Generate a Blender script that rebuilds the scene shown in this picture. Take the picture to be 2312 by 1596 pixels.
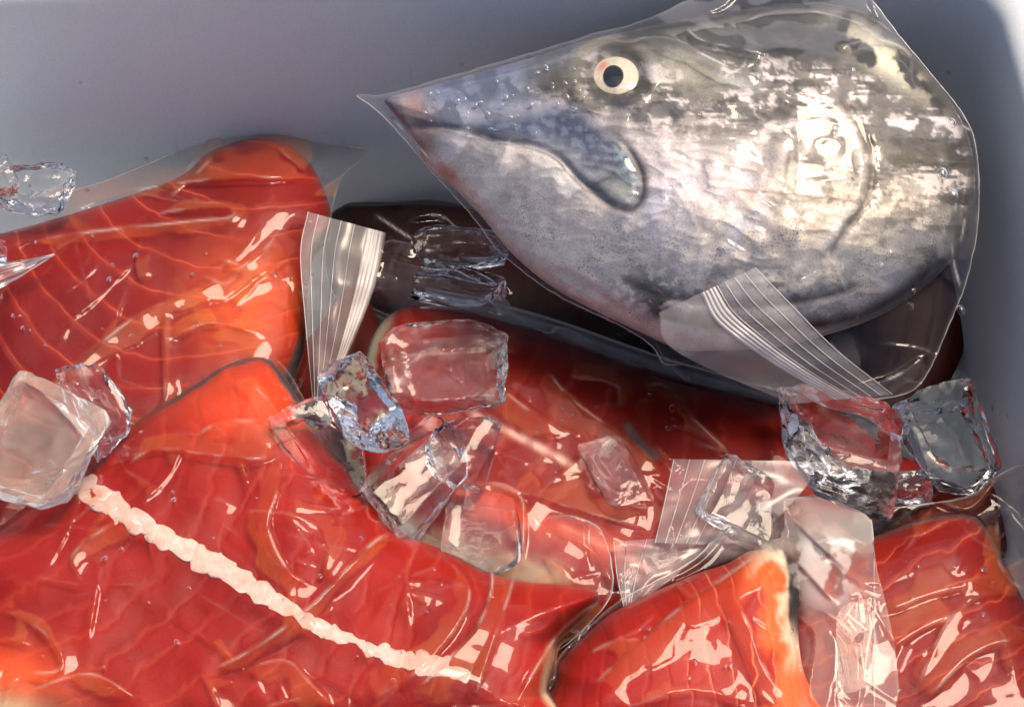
import bpy, bmesh, math, random
import numpy as np
from mathutils import Vector, Matrix, Euler

for o in list(bpy.data.objects):
    bpy.data.objects.remove(o)
SC = bpy.context.scene
COL = SC.collection
R = math.radians

# ------------------------------------------------------------------ camera
PITCH, DIST = R(55), 0.80
TGT = np.array([0.0, 0.0, 0.10])
PX = 0.40 / 2312
FWD = np.array([0, math.cos(PITCH), -math.sin(PITCH)])
UPV = np.array([0, math.sin(PITCH), math.cos(PITCH)])
RGT = np.array([1.0, 0, 0])
CAM = TGT - FWD * DIST
cam = bpy.data.cameras.new('camera')
cam.sensor_width = 36
cam.lens = 36 * DIST / 0.40
cam.clip_start, cam.clip_end = 0.02, 50
camo = bpy.data.objects.new('camera', cam)
COL.objects.link(camo)
camo.location = CAM
camo.rotation_euler = (math.pi / 2 - PITCH, 0, 0)
SC.camera = camo

# ------------------------------------------------------------------ light
SUN_EL, SUN_AZ = 66, 42          # degrees; azimuth counter-clockwise from +x
w = bpy.data.worlds.new('World')
SC.world = w
w.use_nodes = True
nt = w.node_tree
bg = nt.nodes['Background']
sky = nt.nodes.new('ShaderNodeTexSky')
sky.sky_type = 'NISHITA'
sky.sun_disc = False
sky.sun_elevation = R(SUN_EL)
sky.sun_rotation = R(90 - SUN_AZ)
sky.dust_density = 5.0
sky.air_density = 0.8
hz_ = nt.nodes.new('ShaderNodeHueSaturation')     # thin high cloud: a paler blue
hz_.inputs['Saturation'].default_value = 0.95
nt.links.new(sky.outputs[0], hz_.inputs['Color'])
nt.links.new(hz_.outputs[0], bg.inputs[0])
bg.inputs[1].default_value = 0.15
sl = bpy.data.lights.new('sun', 'SUN')
sl.energy = 4.6
sl.angle = R(27)
sl.color = (1.0, 0.80, 0.60)
so = bpy.data.objects.new('sun', sl)
COL.objects.link(so)
sd = Vector((math.cos(R(SUN_EL)) * math.cos(R(SUN_AZ)), math.cos(R(SUN_EL)) * math.sin(R(SUN_AZ)), math.sin(R(SUN_EL))))
so.rotation_euler = sd.to_track_quat('Z', 'Y').to_euler()
so.location = (0, 0, 2)
SC.view_settings.view_transform = 'Standard'
SC.view_settings.look = 'None'
SC.view_settings.exposure = 0.18
SC.view_settings.gamma = 1.0
SC.view_settings.use_curve_mapping = False
c = SC.cycles
c.max_bounces = 12
c.diffuse_bounces = 3
c.glossy_bounces = 3
c.transmission_bounces = 9
c.transparent_max_bounces = 18
c.use_adaptive_sampling = True
c.adaptive_threshold = 0.03
c.caustics_reflective = False
c.caustics_refractive = True
c.sample_clamp_indirect = 4.0
c.sample_clamp_direct = 0.0
c.blur_glossy = 0.6
c.use_denoising = True
try:
    c.denoiser = 'OPENIMAGEDENOISE'
    c.denoising_input_passes = 'RGB_ALBEDO_NORMAL'
except Exception:
    pass


# ------------------------------------------------------------------ helpers
def ray(x, y):
    a = (np.asarray(x, float) - 1156) * PX / DIST
    b = (798 - np.asarray(y, float)) * PX / DIST
    return FWD + a[..., None] * RGT + b[..., None] * UPV


def PZ(x, y, z):
    """a place in the heap at plan position x, y (millimetre-like plan units) and height z"""
    d = ray(x, y)
    t = (np.asarray(z, float) - CAM[2]) / d[..., 2]
    return CAM + t[..., None] * d


def PW(x, y, wd):
    """a place at distance wd in front of the plane in which the fish head leans"""
    d = ray(x, y)
    wd = np.asarray(wd, float) + 0.30 * (np.asarray(y, float) - 250) * PX      # it lies back a little flatter than upright
    return CAM + (DIST - wd)[..., None] * d


def hsh(ix, iy, seed):
    n = (ix.astype(np.int64) * 374761393 + iy.astype(np.int64) * 668265263 + seed * 1274126177) & 0x7fffffff
    n = ((n ^ (n >> 13)) * 1274126177) & 0x7fffffff
    return (n ^ (n >> 16)) & 0x7fffffff


def perlin(x, y, seed=0):
    x = np.asarray(x, float)
    y = np.asarray(y, float)
    ix, iy = np.floor(x), np.floor(y)
    fx, fy = x - ix, y - iy
    u, v = fx * fx * fx * (fx * (fx * 6 - 15) + 10), fy * fy * fy * (fy * (fy * 6 - 15) + 10)

    def g(dx, dy):
        a = hsh(ix + dx, iy + dy, seed) / 0x7fffffff * 2 * np.pi
        return np.cos(a) * (fx - dx) + np.sin(a) * (fy - dy)
    a = g(0, 0) + u * (g(1, 0) - g(0, 0))
    b = g(0, 1) + u * (g(1, 1) - g(0, 1))
    return (a + v * (b - a)) * 1.5


def fbm(x, y, seed=0, o=4, gain=0.5):
    s, a = 0, 1.0
    for i in range(o):
        s = s + a * perlin(x, y, seed + i * 17)
        x, y, a = x * 2.03, y * 2.03, a * gain
    return s


def sstep(a, b, x):
    t = np.clip((x - a) / (b - a), 0, 1)
    return t * t * (3 - 2 * t)


def smooth_closed(pts, n=6):
    p = np.array(pts, float)
    out = []
    N = len(p)
    for i in range(N):
        a, b, c_, d = p[i - 1], p[i], p[(i + 1) % N], p[(i + 2) % N]
        for k in range(n):
            t = k / n
            out.append(0.5 * (2 * b + (c_ - a) * t + (2 * a - 5 * b + 4 * c_ - d) * t * t + (3 * b - a - 3 * c_ + d) * t ** 3))
    return np.array(out)


def smooth_open(pts, n=8):
    p = np.array(pts, float)
    p = np.vstack([2 * p[0] - p[1], p, 2 * p[-1] - p[-2]])
    out = []
    for i in range(1, len(p) - 2):
        a, b, c_, d = p[i - 1], p[i], p[i + 1], p[i + 2]
        for k in range(n):
            t = k / n
            out.append(0.5 * (2 * b + (c_ - a) * t + (2 * a - 5 * b + 4 * c_ - d) * t * t + (3 * b - a - 3 * c_ + d) * t ** 3))
    out.append(p[-2])
    return np.array(out)


def seg_dist(x, y, P, closed):
    """distance to a polyline, nearest point, and the arc fraction of the nearest point"""
    A = P if closed else P[:-1]
    B = np.roll(P, -1, 0) if closed else P[1:]
    best = np.full(x.shape, 1e18)
    bx, by, bt = np.zeros(x.shape), np.zeros(x.shape), np.zeros(x.shape)
    n = len(A)
    for i in range(n):
        d = B[i] - A[i]
        L = d @ d + 1e-12
        t = np.clip(((x - A[i, 0]) * d[0] + (y - A[i, 1]) * d[1]) / L, 0, 1)
        qx, qy = A[i, 0] + t * d[0], A[i, 1] + t * d[1]
        e = (x - qx) ** 2 + (y - qy) ** 2
        m = e < best
        best = np.where(m, e, best)
        bx, by, bt = np.where(m, qx, bx), np.where(m, qy, by), np.where(m, (i + t) / n, bt)
    return np.sqrt(best), bx, by, bt


def inside(x, y, P):
    r = np.zeros(x.shape, bool)
    Q = np.roll(P, -1, 0)
    for (x0, y0), (x1, y1) in zip(P, Q):
        if y0 == y1:
            continue
        r ^= ((y0 > y) != (y1 > y)) & (x < (x1 - x0) * (y - y0) / (y1 - y0) + x0)
    return r


def sdist(x, y, P):
    d, bx, by, t = seg_dist(x, y, P, True)
    return np.where(inside(x, y, P), d, -d)


def line_mask(x, y, pts, wid, fade=0.12):
    d, _, _, t = seg_dist(x, y, smooth_open(pts), False)
    return np.exp(-(d / wid) ** 2) * sstep(0, fade, t) * sstep(1, 1 - fade, t)


def clip_grid(outline, step):
    """a regular grid clipped to an outline, its border vertices pulled onto the outline"""
    lo, hi = outline.min(0) - step, outline.max(0) + step
    gx = np.arange(lo[0], hi[0] + step, step)
    gy = np.arange(lo[1], hi[1] + step, step)
    X, Y = np.meshgrid(gx, gy)
    ins = inside(X, Y, outline)
    cell = ins[:-1, :-1] | ins[1:, :-1] | ins[:-1, 1:] | ins[1:, 1:]
    use = np.zeros(X.shape, bool)
    for a in (0, 1):
        for b in (0, 1):
            use[a:a + cell.shape[0], b:b + cell.shape[1]] |= cell
    idx = np.full(X.shape, -1)
    idx[use] = np.arange(use.sum())
    x, y, inn = X[use], Y[use], ins[use]
    d, bx, by, t = seg_dist(x, y, outline, True)
    x, y = np.where(inn, x, bx), np.where(inn, y, by)
    d = np.where(inn, d, 0)
    jj, ii = np.nonzero(cell)
    F = np.stack([idx[jj, ii], idx[jj + 1, ii], idx[jj + 1, ii + 1], idx[jj, ii + 1]], 1)
    return x, y, d, F, ~inn


def mesh_np(name, V, F, mat=None, parent=None, smooth=True):
    me = bpy.data.meshes.new(name)
    V = np.asarray(V, np.float32)
    F = np.asarray(F)
    me.vertices.add(len(V))
    me.vertices.foreach_set('co', V.ravel())
    k = F.shape[1]
    me.loops.add(F.size)
    me.loops.foreach_set('vertex_index', F.astype(np.int32).ravel())
    me.polygons.add(len(F))
    me.polygons.foreach_set('loop_start', np.arange(0, F.size, k, dtype=np.int32))
    me.polygons.foreach_set('loop_total', np.full(len(F), k, np.int32))
    me.update(calc_edges=True)
    if smooth:
        me.polygons.foreach_set('use_smooth', np.ones(len(F), bool))
    if mat:
        me.materials.append(mat)
    o = bpy.data.objects.new(name, me)
    COL.objects.link(o)
    if parent:
        o.parent = parent
    return o


def attr_f(o, name, vals):
    a = o.data.attributes.new(name, 'FLOAT', 'POINT')
    a.data.foreach_set('value', np.asarray(vals, np.float32))


def attr_c(o, name, rgba):
    a = o.data.attributes.new(name, 'FLOAT_COLOR', 'POINT')
    a.data.foreach_set('color', np.asarray(rgba, np.float32).ravel())


def attr_v(o, name, v3):
    a = o.data.attributes.new(name, 'FLOAT_VECTOR', 'POINT')
    a.data.foreach_set('vector', np.asarray(v3, np.float32).ravel())


def tag(o, label, cat=None, group=None, kind=None):
    o['label'] = label
    if cat:
        o['category'] = cat
    if group:
        o['group'] = group
    if kind:
        o['kind'] = kind
    return o


def empty(name, loc):
    o = bpy.data.objects.new(name, None)
    COL.objects.link(o)
    o.empty_display_size = 0.02
    o.location = (0, 0, 0)
    return o


def tube(name, pts, rad, mat, parent=None, seg=8, flat=1.0):
    P = np.array(pts, float)
    n = len(P)
    rad = np.broadcast_to(np.asarray(rad, float), (n,))
    V = []
    T = np.gradient(P, axis=0)
    T /= np.linalg.norm(T, axis=1)[:, None] + 1e-12
    for i in range(n):
        s = np.cross(T[i], [0, -0.57, 0.82])
        s /= np.linalg.norm(s) + 1e-12
        u = np.cross(s, T[i])
        for k in range(seg):
            a = 2 * np.pi * k / seg
            V.append(P[i] + rad[i] * (np.cos(a) * s + flat * np.sin(a) * u))
    F = [[i * seg + k, i * seg + (k + 1) % seg, (i + 1) * seg + (k + 1) % seg, (i + 1) * seg + k] for i in range(n - 1) for k in range(seg)]
    return mesh_np(name, V, F, mat, parent)


# ------------------------------------------------------------------ materials
class NT:
    def __init__(s, name):
        s.m = bpy.data.materials.new(name)
        s.m.use_nodes = True
        s.t = s.m.node_tree
        s.t.nodes.clear()
        s.out = s.n('OutputMaterial')

    def n(s, ty, **kw):
        nd = s.t.nodes.new('ShaderNode' + ty)
        for k, v in kw.items():
            setattr(nd, k, v)
        return nd

    def l(s, a, b):
        s.t.links.new(a, b)

    def put(s, v, sock):
        if isinstance(v, bpy.types.NodeSocket):
            s.l(v, sock)
        elif v is not None:
            if sock.type == 'RGBA' and len(v) == 3:
                v = (*v, 1)
            sock.default_value = v

    def math(s, op, a, b=None, c_=None, clamp=False):
        nd = s.n('Math', operation=op, use_clamp=clamp)
        s.put(a, nd.inputs[0])
        s.put(b, nd.inputs[1])
        s.put(c_, nd.inputs[2])
        return nd.outputs[0]

    def mixc(s, f, a, b, mode='MIX'):
        nd = s.n('Mix', data_type='RGBA', blend_type=mode, clamp_factor=True)
        s.put(f, nd.inputs[0])
        s.put(a, nd.inputs[6])
        s.put(b, nd.inputs[7])
        return nd.outputs[2]

    def mapr(s, v, a, b, c_=0.0, d=1.0, smooth=False):
        nd = s.n('MapRange', interpolation_type='SMOOTHSTEP' if smooth else 'LINEAR')
        for i, q in enumerate((v, a, b, c_, d)):
            s.put(q, nd.inputs[i])
        return nd.outputs[0]

    def noise(s, vec, scale, detail=3, rough=0.5, dist=0.0):
        nd = s.n('TexNoise')
        s.put(vec, nd.inputs['Vector'])
        nd.inputs['Scale'].default_value = scale
        nd.inputs['Detail'].default_value = detail
        nd.inputs['Roughness'].default_value = rough
        nd.inputs['Distortion'].default_value = dist
        return nd.outputs[0]

    def attr(s, name):
        return s.n('Attribute', attribute_name=name)

    def obj(s):
        return s.n('TexCoord').outputs['Object']

    def mixs(s, f, a, b):
        nd = s.n('MixShader')
        s.put(f, nd.inputs[0])
        s.l(a, nd.inputs[1])
        s.l(b, nd.inputs[2])
        return nd.outputs[0]

    def bump(s, h, strength, dist=0.001):
        nd = s.n('Bump')
        nd.inputs['Strength'].default_value = strength
        nd.inputs['Distance'].default_value = dist
        s.l(h, nd.inputs['Height'])
        return nd.outputs[0]

    def done(s, sh):
        s.l(sh, s.out.inputs[0])
        return s.m


def mat_film(name, tint=(0.985, 0.98, 0.98), haze=0.008, lifted=0.17, glare_tint=(0.80, 0.25, 0.07), milk=(0.84, 0.80, 0.79), white=0.02, rough=0.03, spec=0.55, crease=0.38):
    """clear thin plastic: glossy skin over see-through film, patches tinted as reflected light, white lines for glints on its creases"""
    t = NT(name)
    ob = t.obj()
    lift = t.attr('lift').outputs['Fac']
    n1 = t.noise(ob, 55, 3, 0.6)
    n2 = t.noise(ob, 420, 2, 0.5)
    bmp = t.bump(t.math('ADD', t.math('MULTIPLY', n1, 0.8), t.math('MULTIPLY', n2, 0.10)), 0.10, 0.0012)
    gl = t.n('BsdfGlossy')
    gl.inputs['Roughness'].default_value = rough
    gl.inputs['Color'].default_value = (0.95, 0.95, 0.97, 1)
    t.l(bmp, gl.inputs['Normal'])
    tr = t.n('BsdfTransparent')
    tr.inputs[0].default_value = (*tint, 1)

    def veil(col):
        df = t.n('BsdfDiffuse')
        df.inputs[0].default_value = (*col, 1)
        tl = t.n('BsdfTranslucent')
        tl.inputs[0].default_value = (*col, 1)
        return t.mixs(0.4, df.outputs[0], tl.outputs[0])
    body = t.mixs(t.math('MULTIPLY', lift, lifted, clamp=True), tr.outputs[0], veil(glare_tint))
    lw = t.n('LayerWeight')
    lw.inputs[0].default_value = 0.35
    graz = t.math('MULTIPLY', t.math('POWER', lw.outputs['Facing'], 3.0), 0.16)
    hz = t.math('ADD', graz, t.math('MULTIPLY', t.mapr(n1, 0.35, 0.75), haze))
    hz = t.math('ADD', hz, t.math('MULTIPLY', t.attr('crease').outputs['Fac'], crease))
    hz = t.math('ADD', hz, t.math('MULTIPLY', t.attr('cloud').outputs['Fac'], 1.0), clamp=True)
    body = t.mixs(hz, body, veil(milk))
    fr = t.n('Fresnel')
    fr.inputs['IOR'].default_value = 1.42
    t.l(bmp, fr.inputs['Normal'])
    return t.done(t.mixs(t.math('MULTIPLY', fr.outputs[0], spec, clamp=True), body, gl.outputs[0]))


def mat_zip(name, op=0.35, col=(0.80, 0.78, 0.78)):
    t = NT(name)
    ob = t.obj()
    n = t.noise(ob, 60, 4, 0.6)
    tr = t.n('BsdfTransparent')
    tr.inputs[0].default_value = (0.96, 0.96, 0.97, 1)
    df = t.n('BsdfDiffuse')
    df.inputs[0].default_value = (*col, 1)
    tl = t.n('BsdfTranslucent')
    tl.inputs[0].default_value = (*col, 1)
    mk = t.mixs(0.4, df.outputs[0], tl.outputs[0])
    gl = t.n('BsdfGlossy')
    gl.inputs['Roughness'].default_value = 0.26
    body = t.mixs(t.mapr(n, 0.3, 0.75, op * 0.75, op * 1.3), tr.outputs[0], mk)
    fr = t.n('Fresnel')
    fr.inputs['IOR'].default_value = 1.45
    return t.done(t.mixs(t.math('MULTIPLY', fr.outputs[0], 1.2, clamp=True), body, gl.outputs[0]))


def mat_flesh(name, c_dark, c_lite, spacing=0.0105, fat=0.8, bend=6.0, warp=0.5, lw=0.462):
    """raw salmon: red muscle blocks parted by thin pale fat lines that bend across the fillet"""
    t = NT(name)
    fl = t.attr('grain').outputs['Vector']
    sep = t.n('SeparateXYZ')
    t.l(fl, sep.inputs[0])
    u, v = sep.outputs[0], sep.outputs[1]
    n = t.noise(fl, 34, 3, 0.55)
    n2 = t.noise(fl, 130, 3, 0.6)
    av = t.math('ABSOLUTE', v)
    q = t.math('ADD', u, t.math('MULTIPLY', t.math('MULTIPLY', av, av), bend))
    q = t.math('ADD', q, t.math('MULTIPLY', t.math('SUBTRACT', n, 0.5), 0.022 * warp))
    q = t.math('ADD', q, t.math('MULTIPLY', t.math('SUBTRACT', n2, 0.5), 0.0016))
    ph = t.math('FRACT', t.math('DIVIDE', q, spacing))
    tri = t.math('ABSOLUTE', t.math('SUBTRACT', ph, 0.5))
    ln = t.mapr(tri, lw, 0.497, 0, 1, True)
    soft = t.mapr(tri, 0.30, 0.5, 0, 1, True)
    brk = t.mapr(t.noise(fl, 48, 3), 0.38, 0.56, 0.15, 1)
    fatf = t.math('MULTIPLY', t.math('MULTIPLY', ln, brk), fat)
    fatv = t.attr('fat').outputs['Fac']
    fatf = t.math('MULTIPLY', fatf, fatv)
    base = t.mixc(t.mapr(t.noise(fl, 22, 4, 0.6), 0.33, 0.68), c_dark, c_lite)
    base = t.mixc(t.math('MULTIPLY', t.math('MULTIPLY', soft, 0.16), fatv), base, (0.46, 0.05, 0.02))
    base = t.mixc(fatf, base, (0.54, 0.15, 0.08))
    pa = t.attr('paint')
    base = t.mixc(pa.outputs['Alpha'], base, pa.outputs['Color'])
    fine = t.noise(fl, 900, 3, 0.7)
    base = t.mixc(t.mapr(fine, 0.3, 0.7, 0.0, 0.35), base, t.mixc(1.0, base, (0.72, 0.62, 0.6), 'MULTIPLY'))
    b = t.n('BsdfPrincipled')
    t.l(base, b.inputs['Base Color'])
    b.inputs['Roughness'].default_value = 0.5
    b.inputs['Specular IOR Level'].default_value = 0.12
    t.l(t.bump(t.math('ADD', t.math('MULTIPLY', soft, -0.6), t.math('MULTIPLY', n2, 0.8)), 0.3, 0.0012), b.inputs['Normal'])
    return t.done(b.outputs[0])


def mat_ice(name, tint=(0.985, 0.985, 0.99), rough=0.0, frosty=0.0):
    t = NT(name)
    ob = t.obj()
    g = t.n('BsdfGlass')
    g.inputs['IOR'].default_value = 1.31
    g.inputs['Color'].default_value = (*tint, 1)
    g.inputs['Roughness'].default_value = rough
    h = t.math('ADD', t.noise(ob, 130, 3, 0.6, 0.8), t.math('MULTIPLY', t.noise(ob, 500, 2), 0.2))
    t.l(t.bump(h, 0.12, 0.0015), g.inputs['Normal'])
    df = t.n('BsdfDiffuse')
    df.inputs[0].default_value = (0.82, 0.82, 0.84, 1)
    frost = t.math('ADD', t.mapr(t.noise(ob, 75, 5, 0.65), 0.62, 0.80, 0.0, 0.07), t.math('MULTIPLY', t.attr('edge').outputs['Fac'], t.mapr(t.noise(ob, 190, 4, 0.6), 0.42, 0.68, 0.01, 0.22)), clamp=True)
    if frosty:
        frost = t.math('ADD', frost, t.mapr(t.noise(ob, 60, 5, 0.7), 0.36, 0.56, 0.06, frosty), clamp=True)
        df.inputs[0].default_value = (0.84, 0.74, 0.64, 1)
    return t.done(t.mixs(frost, g.outputs[0], df.outputs[0]))


def mat_plain(name, col, rough=0.5, spec=0.4, noise_amt=0.15, scale=80):
    t = NT(name)
    n = t.noise(t.obj(), scale, 4, 0.6)
    b = t.n('BsdfPrincipled')
    t.l(t.mixc(t.mapr(n, 0.3, 0.7, 0, noise_amt), col, tuple(q * 0.5 for q in col)), b.inputs['Base Color'])
    b.inputs['Roughness'].default_value = rough
    b.inputs['Specular IOR Level'].default_value = spec
    return t.done(b.outputs[0])


def mat_tote():
    t = NT('tote_plastic')
    ob = t.obj()
    big = t.noise(ob, 9, 4, 0.6)
    fine = t.noise(ob, 1400, 2, 0.6)
    spk = t.n('TexVoronoi')
    spk.inputs['Scale'].default_value = 62
    t.l(ob, spk.inputs['Vector'])
    col = t.mixc(t.mapr(big, 0.3, 0.7), (0.60, 0.65, 0.69), (0.645, 0.69, 0.73))
    col = t.mixc(t.mapr(fine, 0.3, 0.7, 0, 0.18), col, (0.22, 0.215, 0.25))
    dirt = t.math('MULTIPLY', t.mapr(spk.outputs['Distance'], 0.10, 0.03, 0, 1), t.mapr(t.noise(ob, 38, 1), 0.45, 0.54, 0, 0.85))
    col = t.mixc(dirt, col, (0.16, 0.11, 0.09))
    mp = t.n('Mapping')
    mp.inputs['Scale'].default_value = (1, 1, 0.06)
    mp.inputs['Rotation'].default_value = (0, 0.15, 0)
    t.l(ob, mp.inputs['Vector'])
    scr = t.mapr(t.noise(mp.outputs[0], 320, 2, 0.7), 0.66, 0.74, 0, 0.30)
    col = t.mixc(scr, col, (0.5, 0.5, 0.52))
    b = t.n('BsdfPrincipled')
    t.l(col, b.inputs['Base Color'])
    b.inputs['Roughness'].default_value = 0.5
    b.inputs['Specular IOR Level'].default_value = 0.35
    t.l(t.bump(t.math('ADD', fine, t.math('MULTIPLY', t.noise(ob, 130, 3), 1.2)), 0.12, 0.0006), b.inputs['Normal'])
    return t.done(b.outputs[0])


M_TOTE = mat_tote()
M_FILM = mat_film('clear_bag_film')
M_FILMHEAD = mat_film('head_bag_film', haze=0.01, lifted=0.065, glare_tint=(0.62, 0.66, 0.76), milk=(0.74, 0.74, 0.78), spec=0.75, crease=0.6)
M_FILMDARK = mat_film('shaded_bag_film', haze=0.02, lifted=0.0, spec=1.0, crease=0.6)
M_FILMEDGE = mat_film('bag_edge_film', haze=0.40, lifted=0.1, milk=(0.5, 0.49, 0.52), spec=0.5, rough=0.25)  # grey haze stands in for the reflected tote wall
M_ZIP = mat_zip('zip_flap_plastic', 0.25)
M_SEAM = mat_zip('bag_seam_plastic', 0.30)
M_RIB = mat_zip('zip_rib_plastic', 0.80, (0.86, 0.83, 0.82))
M_ICE = mat_ice('clear_ice')
M_BONE = None

# ------------------------------------------------------------------ the tote
def build_tote():
    root = tag(empty('plastic_tote', (0, 0, 0)), 'grey blue plastic tote holding the bagged fish and ice', 'tote')
    rad = 0.026
    xw, yw = 0.178, 0.118
    path = []
    for x in np.linspace(-0.45, xw - rad, 40):
        path.append((x, yw, 0, 1))
    for a in np.linspace(90, 0, 18)[1:-1]:
        path.append((xw - rad + rad * math.cos(R(a)), yw - rad + rad * math.sin(R(a)), math.cos(R(a)), math.sin(R(a))))
    for y in np.linspace(yw - rad, -0.42, 40):
        path.append((xw + (yw - rad - y) * 0.022, y, 1, 0))
    xr, yf, xl = path[-1][0], -0.42, -0.45
    path += [(xr - 0.005, yf - 0.015, 0.7, -0.7), (xr - 0.03, yf - 0.02, 0, -1)]
    path += [(x, yf - 0.02, 0, -1) for x in np.linspace(xr - 0.06, xl + 0.02, 24)]
    path += [(xl - 0.015, yf, -0.7, -0.7)] + [(xl - 0.02, y, -1, 0) for y in np.linspace(yf + 0.02, yw - 0.02, 24)] + [(xl - 0.01, yw - 0.003, -0.5, 0.85), path[0]]
    path = np.array(path)
    ph = R(2.4)
    cs, sn = math.cos(ph), math.sin(ph)

    def sweep(name, prof):
        prof = np.array(prof)
        V = []
        for (x, y, nx, ny) in path:
            for (off, z) in prof:
                off = off + (0.05 * max(z - 0.10, 0) if nx > 0.2 and y < yw else 0) * min(1, nx)
                px, py = x + nx * off, y + ny * off
                px, py = cs * (px - xw) - sn * (py - yw) + xw, sn * (px - xw) + cs * (py - yw) + yw
                V.append((px, py, z))
        k = len(prof)
        F = [[i * k + j, (i + 1) * k + j, (i + 1) * k + j + 1, i * k + j + 1] for i in range(len(path) - 1) for j in range(k - 1)]
        return mesh_np(name, V, F, M_TOTE, root)
    zt = 0.180
    wall = [(-0.020, 0.004), (-0.012, 0.006), (-0.006, 0.012)] + [((z - 0.10) * 0.075, z) for z in np.linspace(0.022, zt, 22)]
    sweep('wall', wall)
    x0 = (zt - 0.10) * 0.075
    rim = [(x0, zt)]
    for a in np.linspace(8, 90, 9):
        rim.append((x0 + 0.016 * (1 - math.cos(R(a))), zt + 0.011 * math.sin(R(a))))
    rim += [(x0 + 0.024, zt + 0.0115), (x0 + 0.034, zt + 0.0115), (x0 + 0.038, zt + 0.009), (x0 + 0.039, zt - 0.02)]
    sweep('rim', rim)
    xs, ys = np.linspace(-0.5, 0.24, 20), np.linspace(-0.48, 0.13, 16)
    X, Y = np.meshgrid(xs, ys)
    V = np.stack([X.ravel(), Y.ravel(), np.full(X.size, 0.005)], 1)
    F = [[j * 20 + i, j * 20 + i + 1, (j + 1) * 20 + i + 1, (j + 1) * 20 + i] for j in range(15) for i in range(19)]
    mesh_np('base', V, F, M_TOTE, root)


build_tote()


# ------------------------------------------------------------------ fillets and their bags
class Slab:
    def __init__(s, pts, zc, gx, gy, T, Rr, seed, lump=0.0010, thick=0.022):
        s.out = smooth_closed(pts)
        s.c = s.out.mean(0)
        s.zc, s.gx, s.gy, s.T, s.R, s.seed, s.lump, s.thick = zc, gx, gy, T, Rr, seed, lump, thick

    def plane(s, x, y):
        return s.zc + s.gx * (x - s.c[0]) / 1000 + s.gy * (y - s.c[1]) / 1000

    def top(s, x, y, d=None):
        if d is None:
            d = sdist(x, y, s.out)
        k = np.clip(d / s.R, 0, 1)
        dome = s.T * np.sqrt(1 - (1 - k) ** 2)
        lump = s.lump * fbm(x / 240, y / 240, s.seed, 3) * sstep(0, 60, d)
        return s.plane(x, y) + np.where(d > 0, dome + lump, np.maximum(d, -120) * 0.00016)


def build_fillet(name, slab, label, mat, axis, paints=(), fatmask=None, step=6, origin=None, group=None):
    x, y, d, F, bd = clip_grid(slab.out, step)
    z = slab.top(x, y, d)
    V = PZ(x, y, z)
    # underside, sharing the border
    k = np.sqrt(1 - (1 - np.clip(d / slab.R, 0, 1)) ** 2)
    VB = PZ(x, y, slab.plane(x, y)) - np.stack([0 * x, 0 * x, slab.thick * k + 0.0005 * (~bd)], 1)
    n = len(V)
    mp = np.where(bd, np.arange(n), -1)
    inn = np.nonzero(~bd)[0]
    mp[inn] = n + np.arange(len(inn))
    FB = mp[F][:, ::-1]
    root = tag(empty(name, None), label, 'fish fillet', group)
    o = mesh_np('flesh', np.vstack([V, VB[inn]]), np.vstack([F, FB]), mat, root)
    full = lambda a, b: np.concatenate([a, b[inn]])
    ox, oy = origin if origin else slab.c
    a = R(axis)
    u = ((x - ox) * math.cos(a) + (y - oy) * math.sin(a)) * PX
    v = (-(x - ox) * math.sin(a) + (y - oy) * math.cos(a)) * PX
    g = np.stack([u, v, 0 * u], 1)
    attr_v(o, 'grain', np.vstack([g, g[inn] + [0.3, 0, 0.1]]))
    fm = np.ones(n) if fatmask is None else fatmask(x, y, d)
    attr_f(o, 'fat', full(fm, fm))
    col = np.zeros((n, 4))
    for fn, rgb in paints:
        m = np.clip(fn(x, y, d), 0, 1)[:, None]
        al = col[:, 3:4]
        na = m + al * (1 - m)
        col[:, :3] = (np.array(rgb) * m + col[:, :3] * al * (1 - m)) / np.maximum(na, 1e-6)
        col[:, 3:4] = na
    under = np.tile([0.30, 0.29, 0.28, 1.0], (len(inn), 1))
    attr_c(o, 'paint', np.vstack([col, under]))
    return root


def side_dist(x, y, P):
    """distance to an open path, its arc fraction, and on which side the point lies"""
    best = np.full(x.shape, 1e18)
    bt, sg = np.zeros(x.shape), np.ones(x.shape)
    n = len(P) - 1
    for i in range(n):
        d = P[i + 1] - P[i]
        L = d @ d + 1e-12
        rx, ry = x - P[i, 0], y - P[i, 1]
        t = np.clip((rx * d[0] + ry * d[1]) / L, 0, 1)
        e = (rx - t * d[0]) ** 2 + (ry - t * d[1]) ** 2
        m = e < best
        best = np.where(m, e, best)
        bt = np.where(m, (i + t) / n, bt)
        sg = np.where(m, np.sign(d[0] * ry - d[1] * rx), sg)
    return np.sqrt(best), bt, sg


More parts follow.
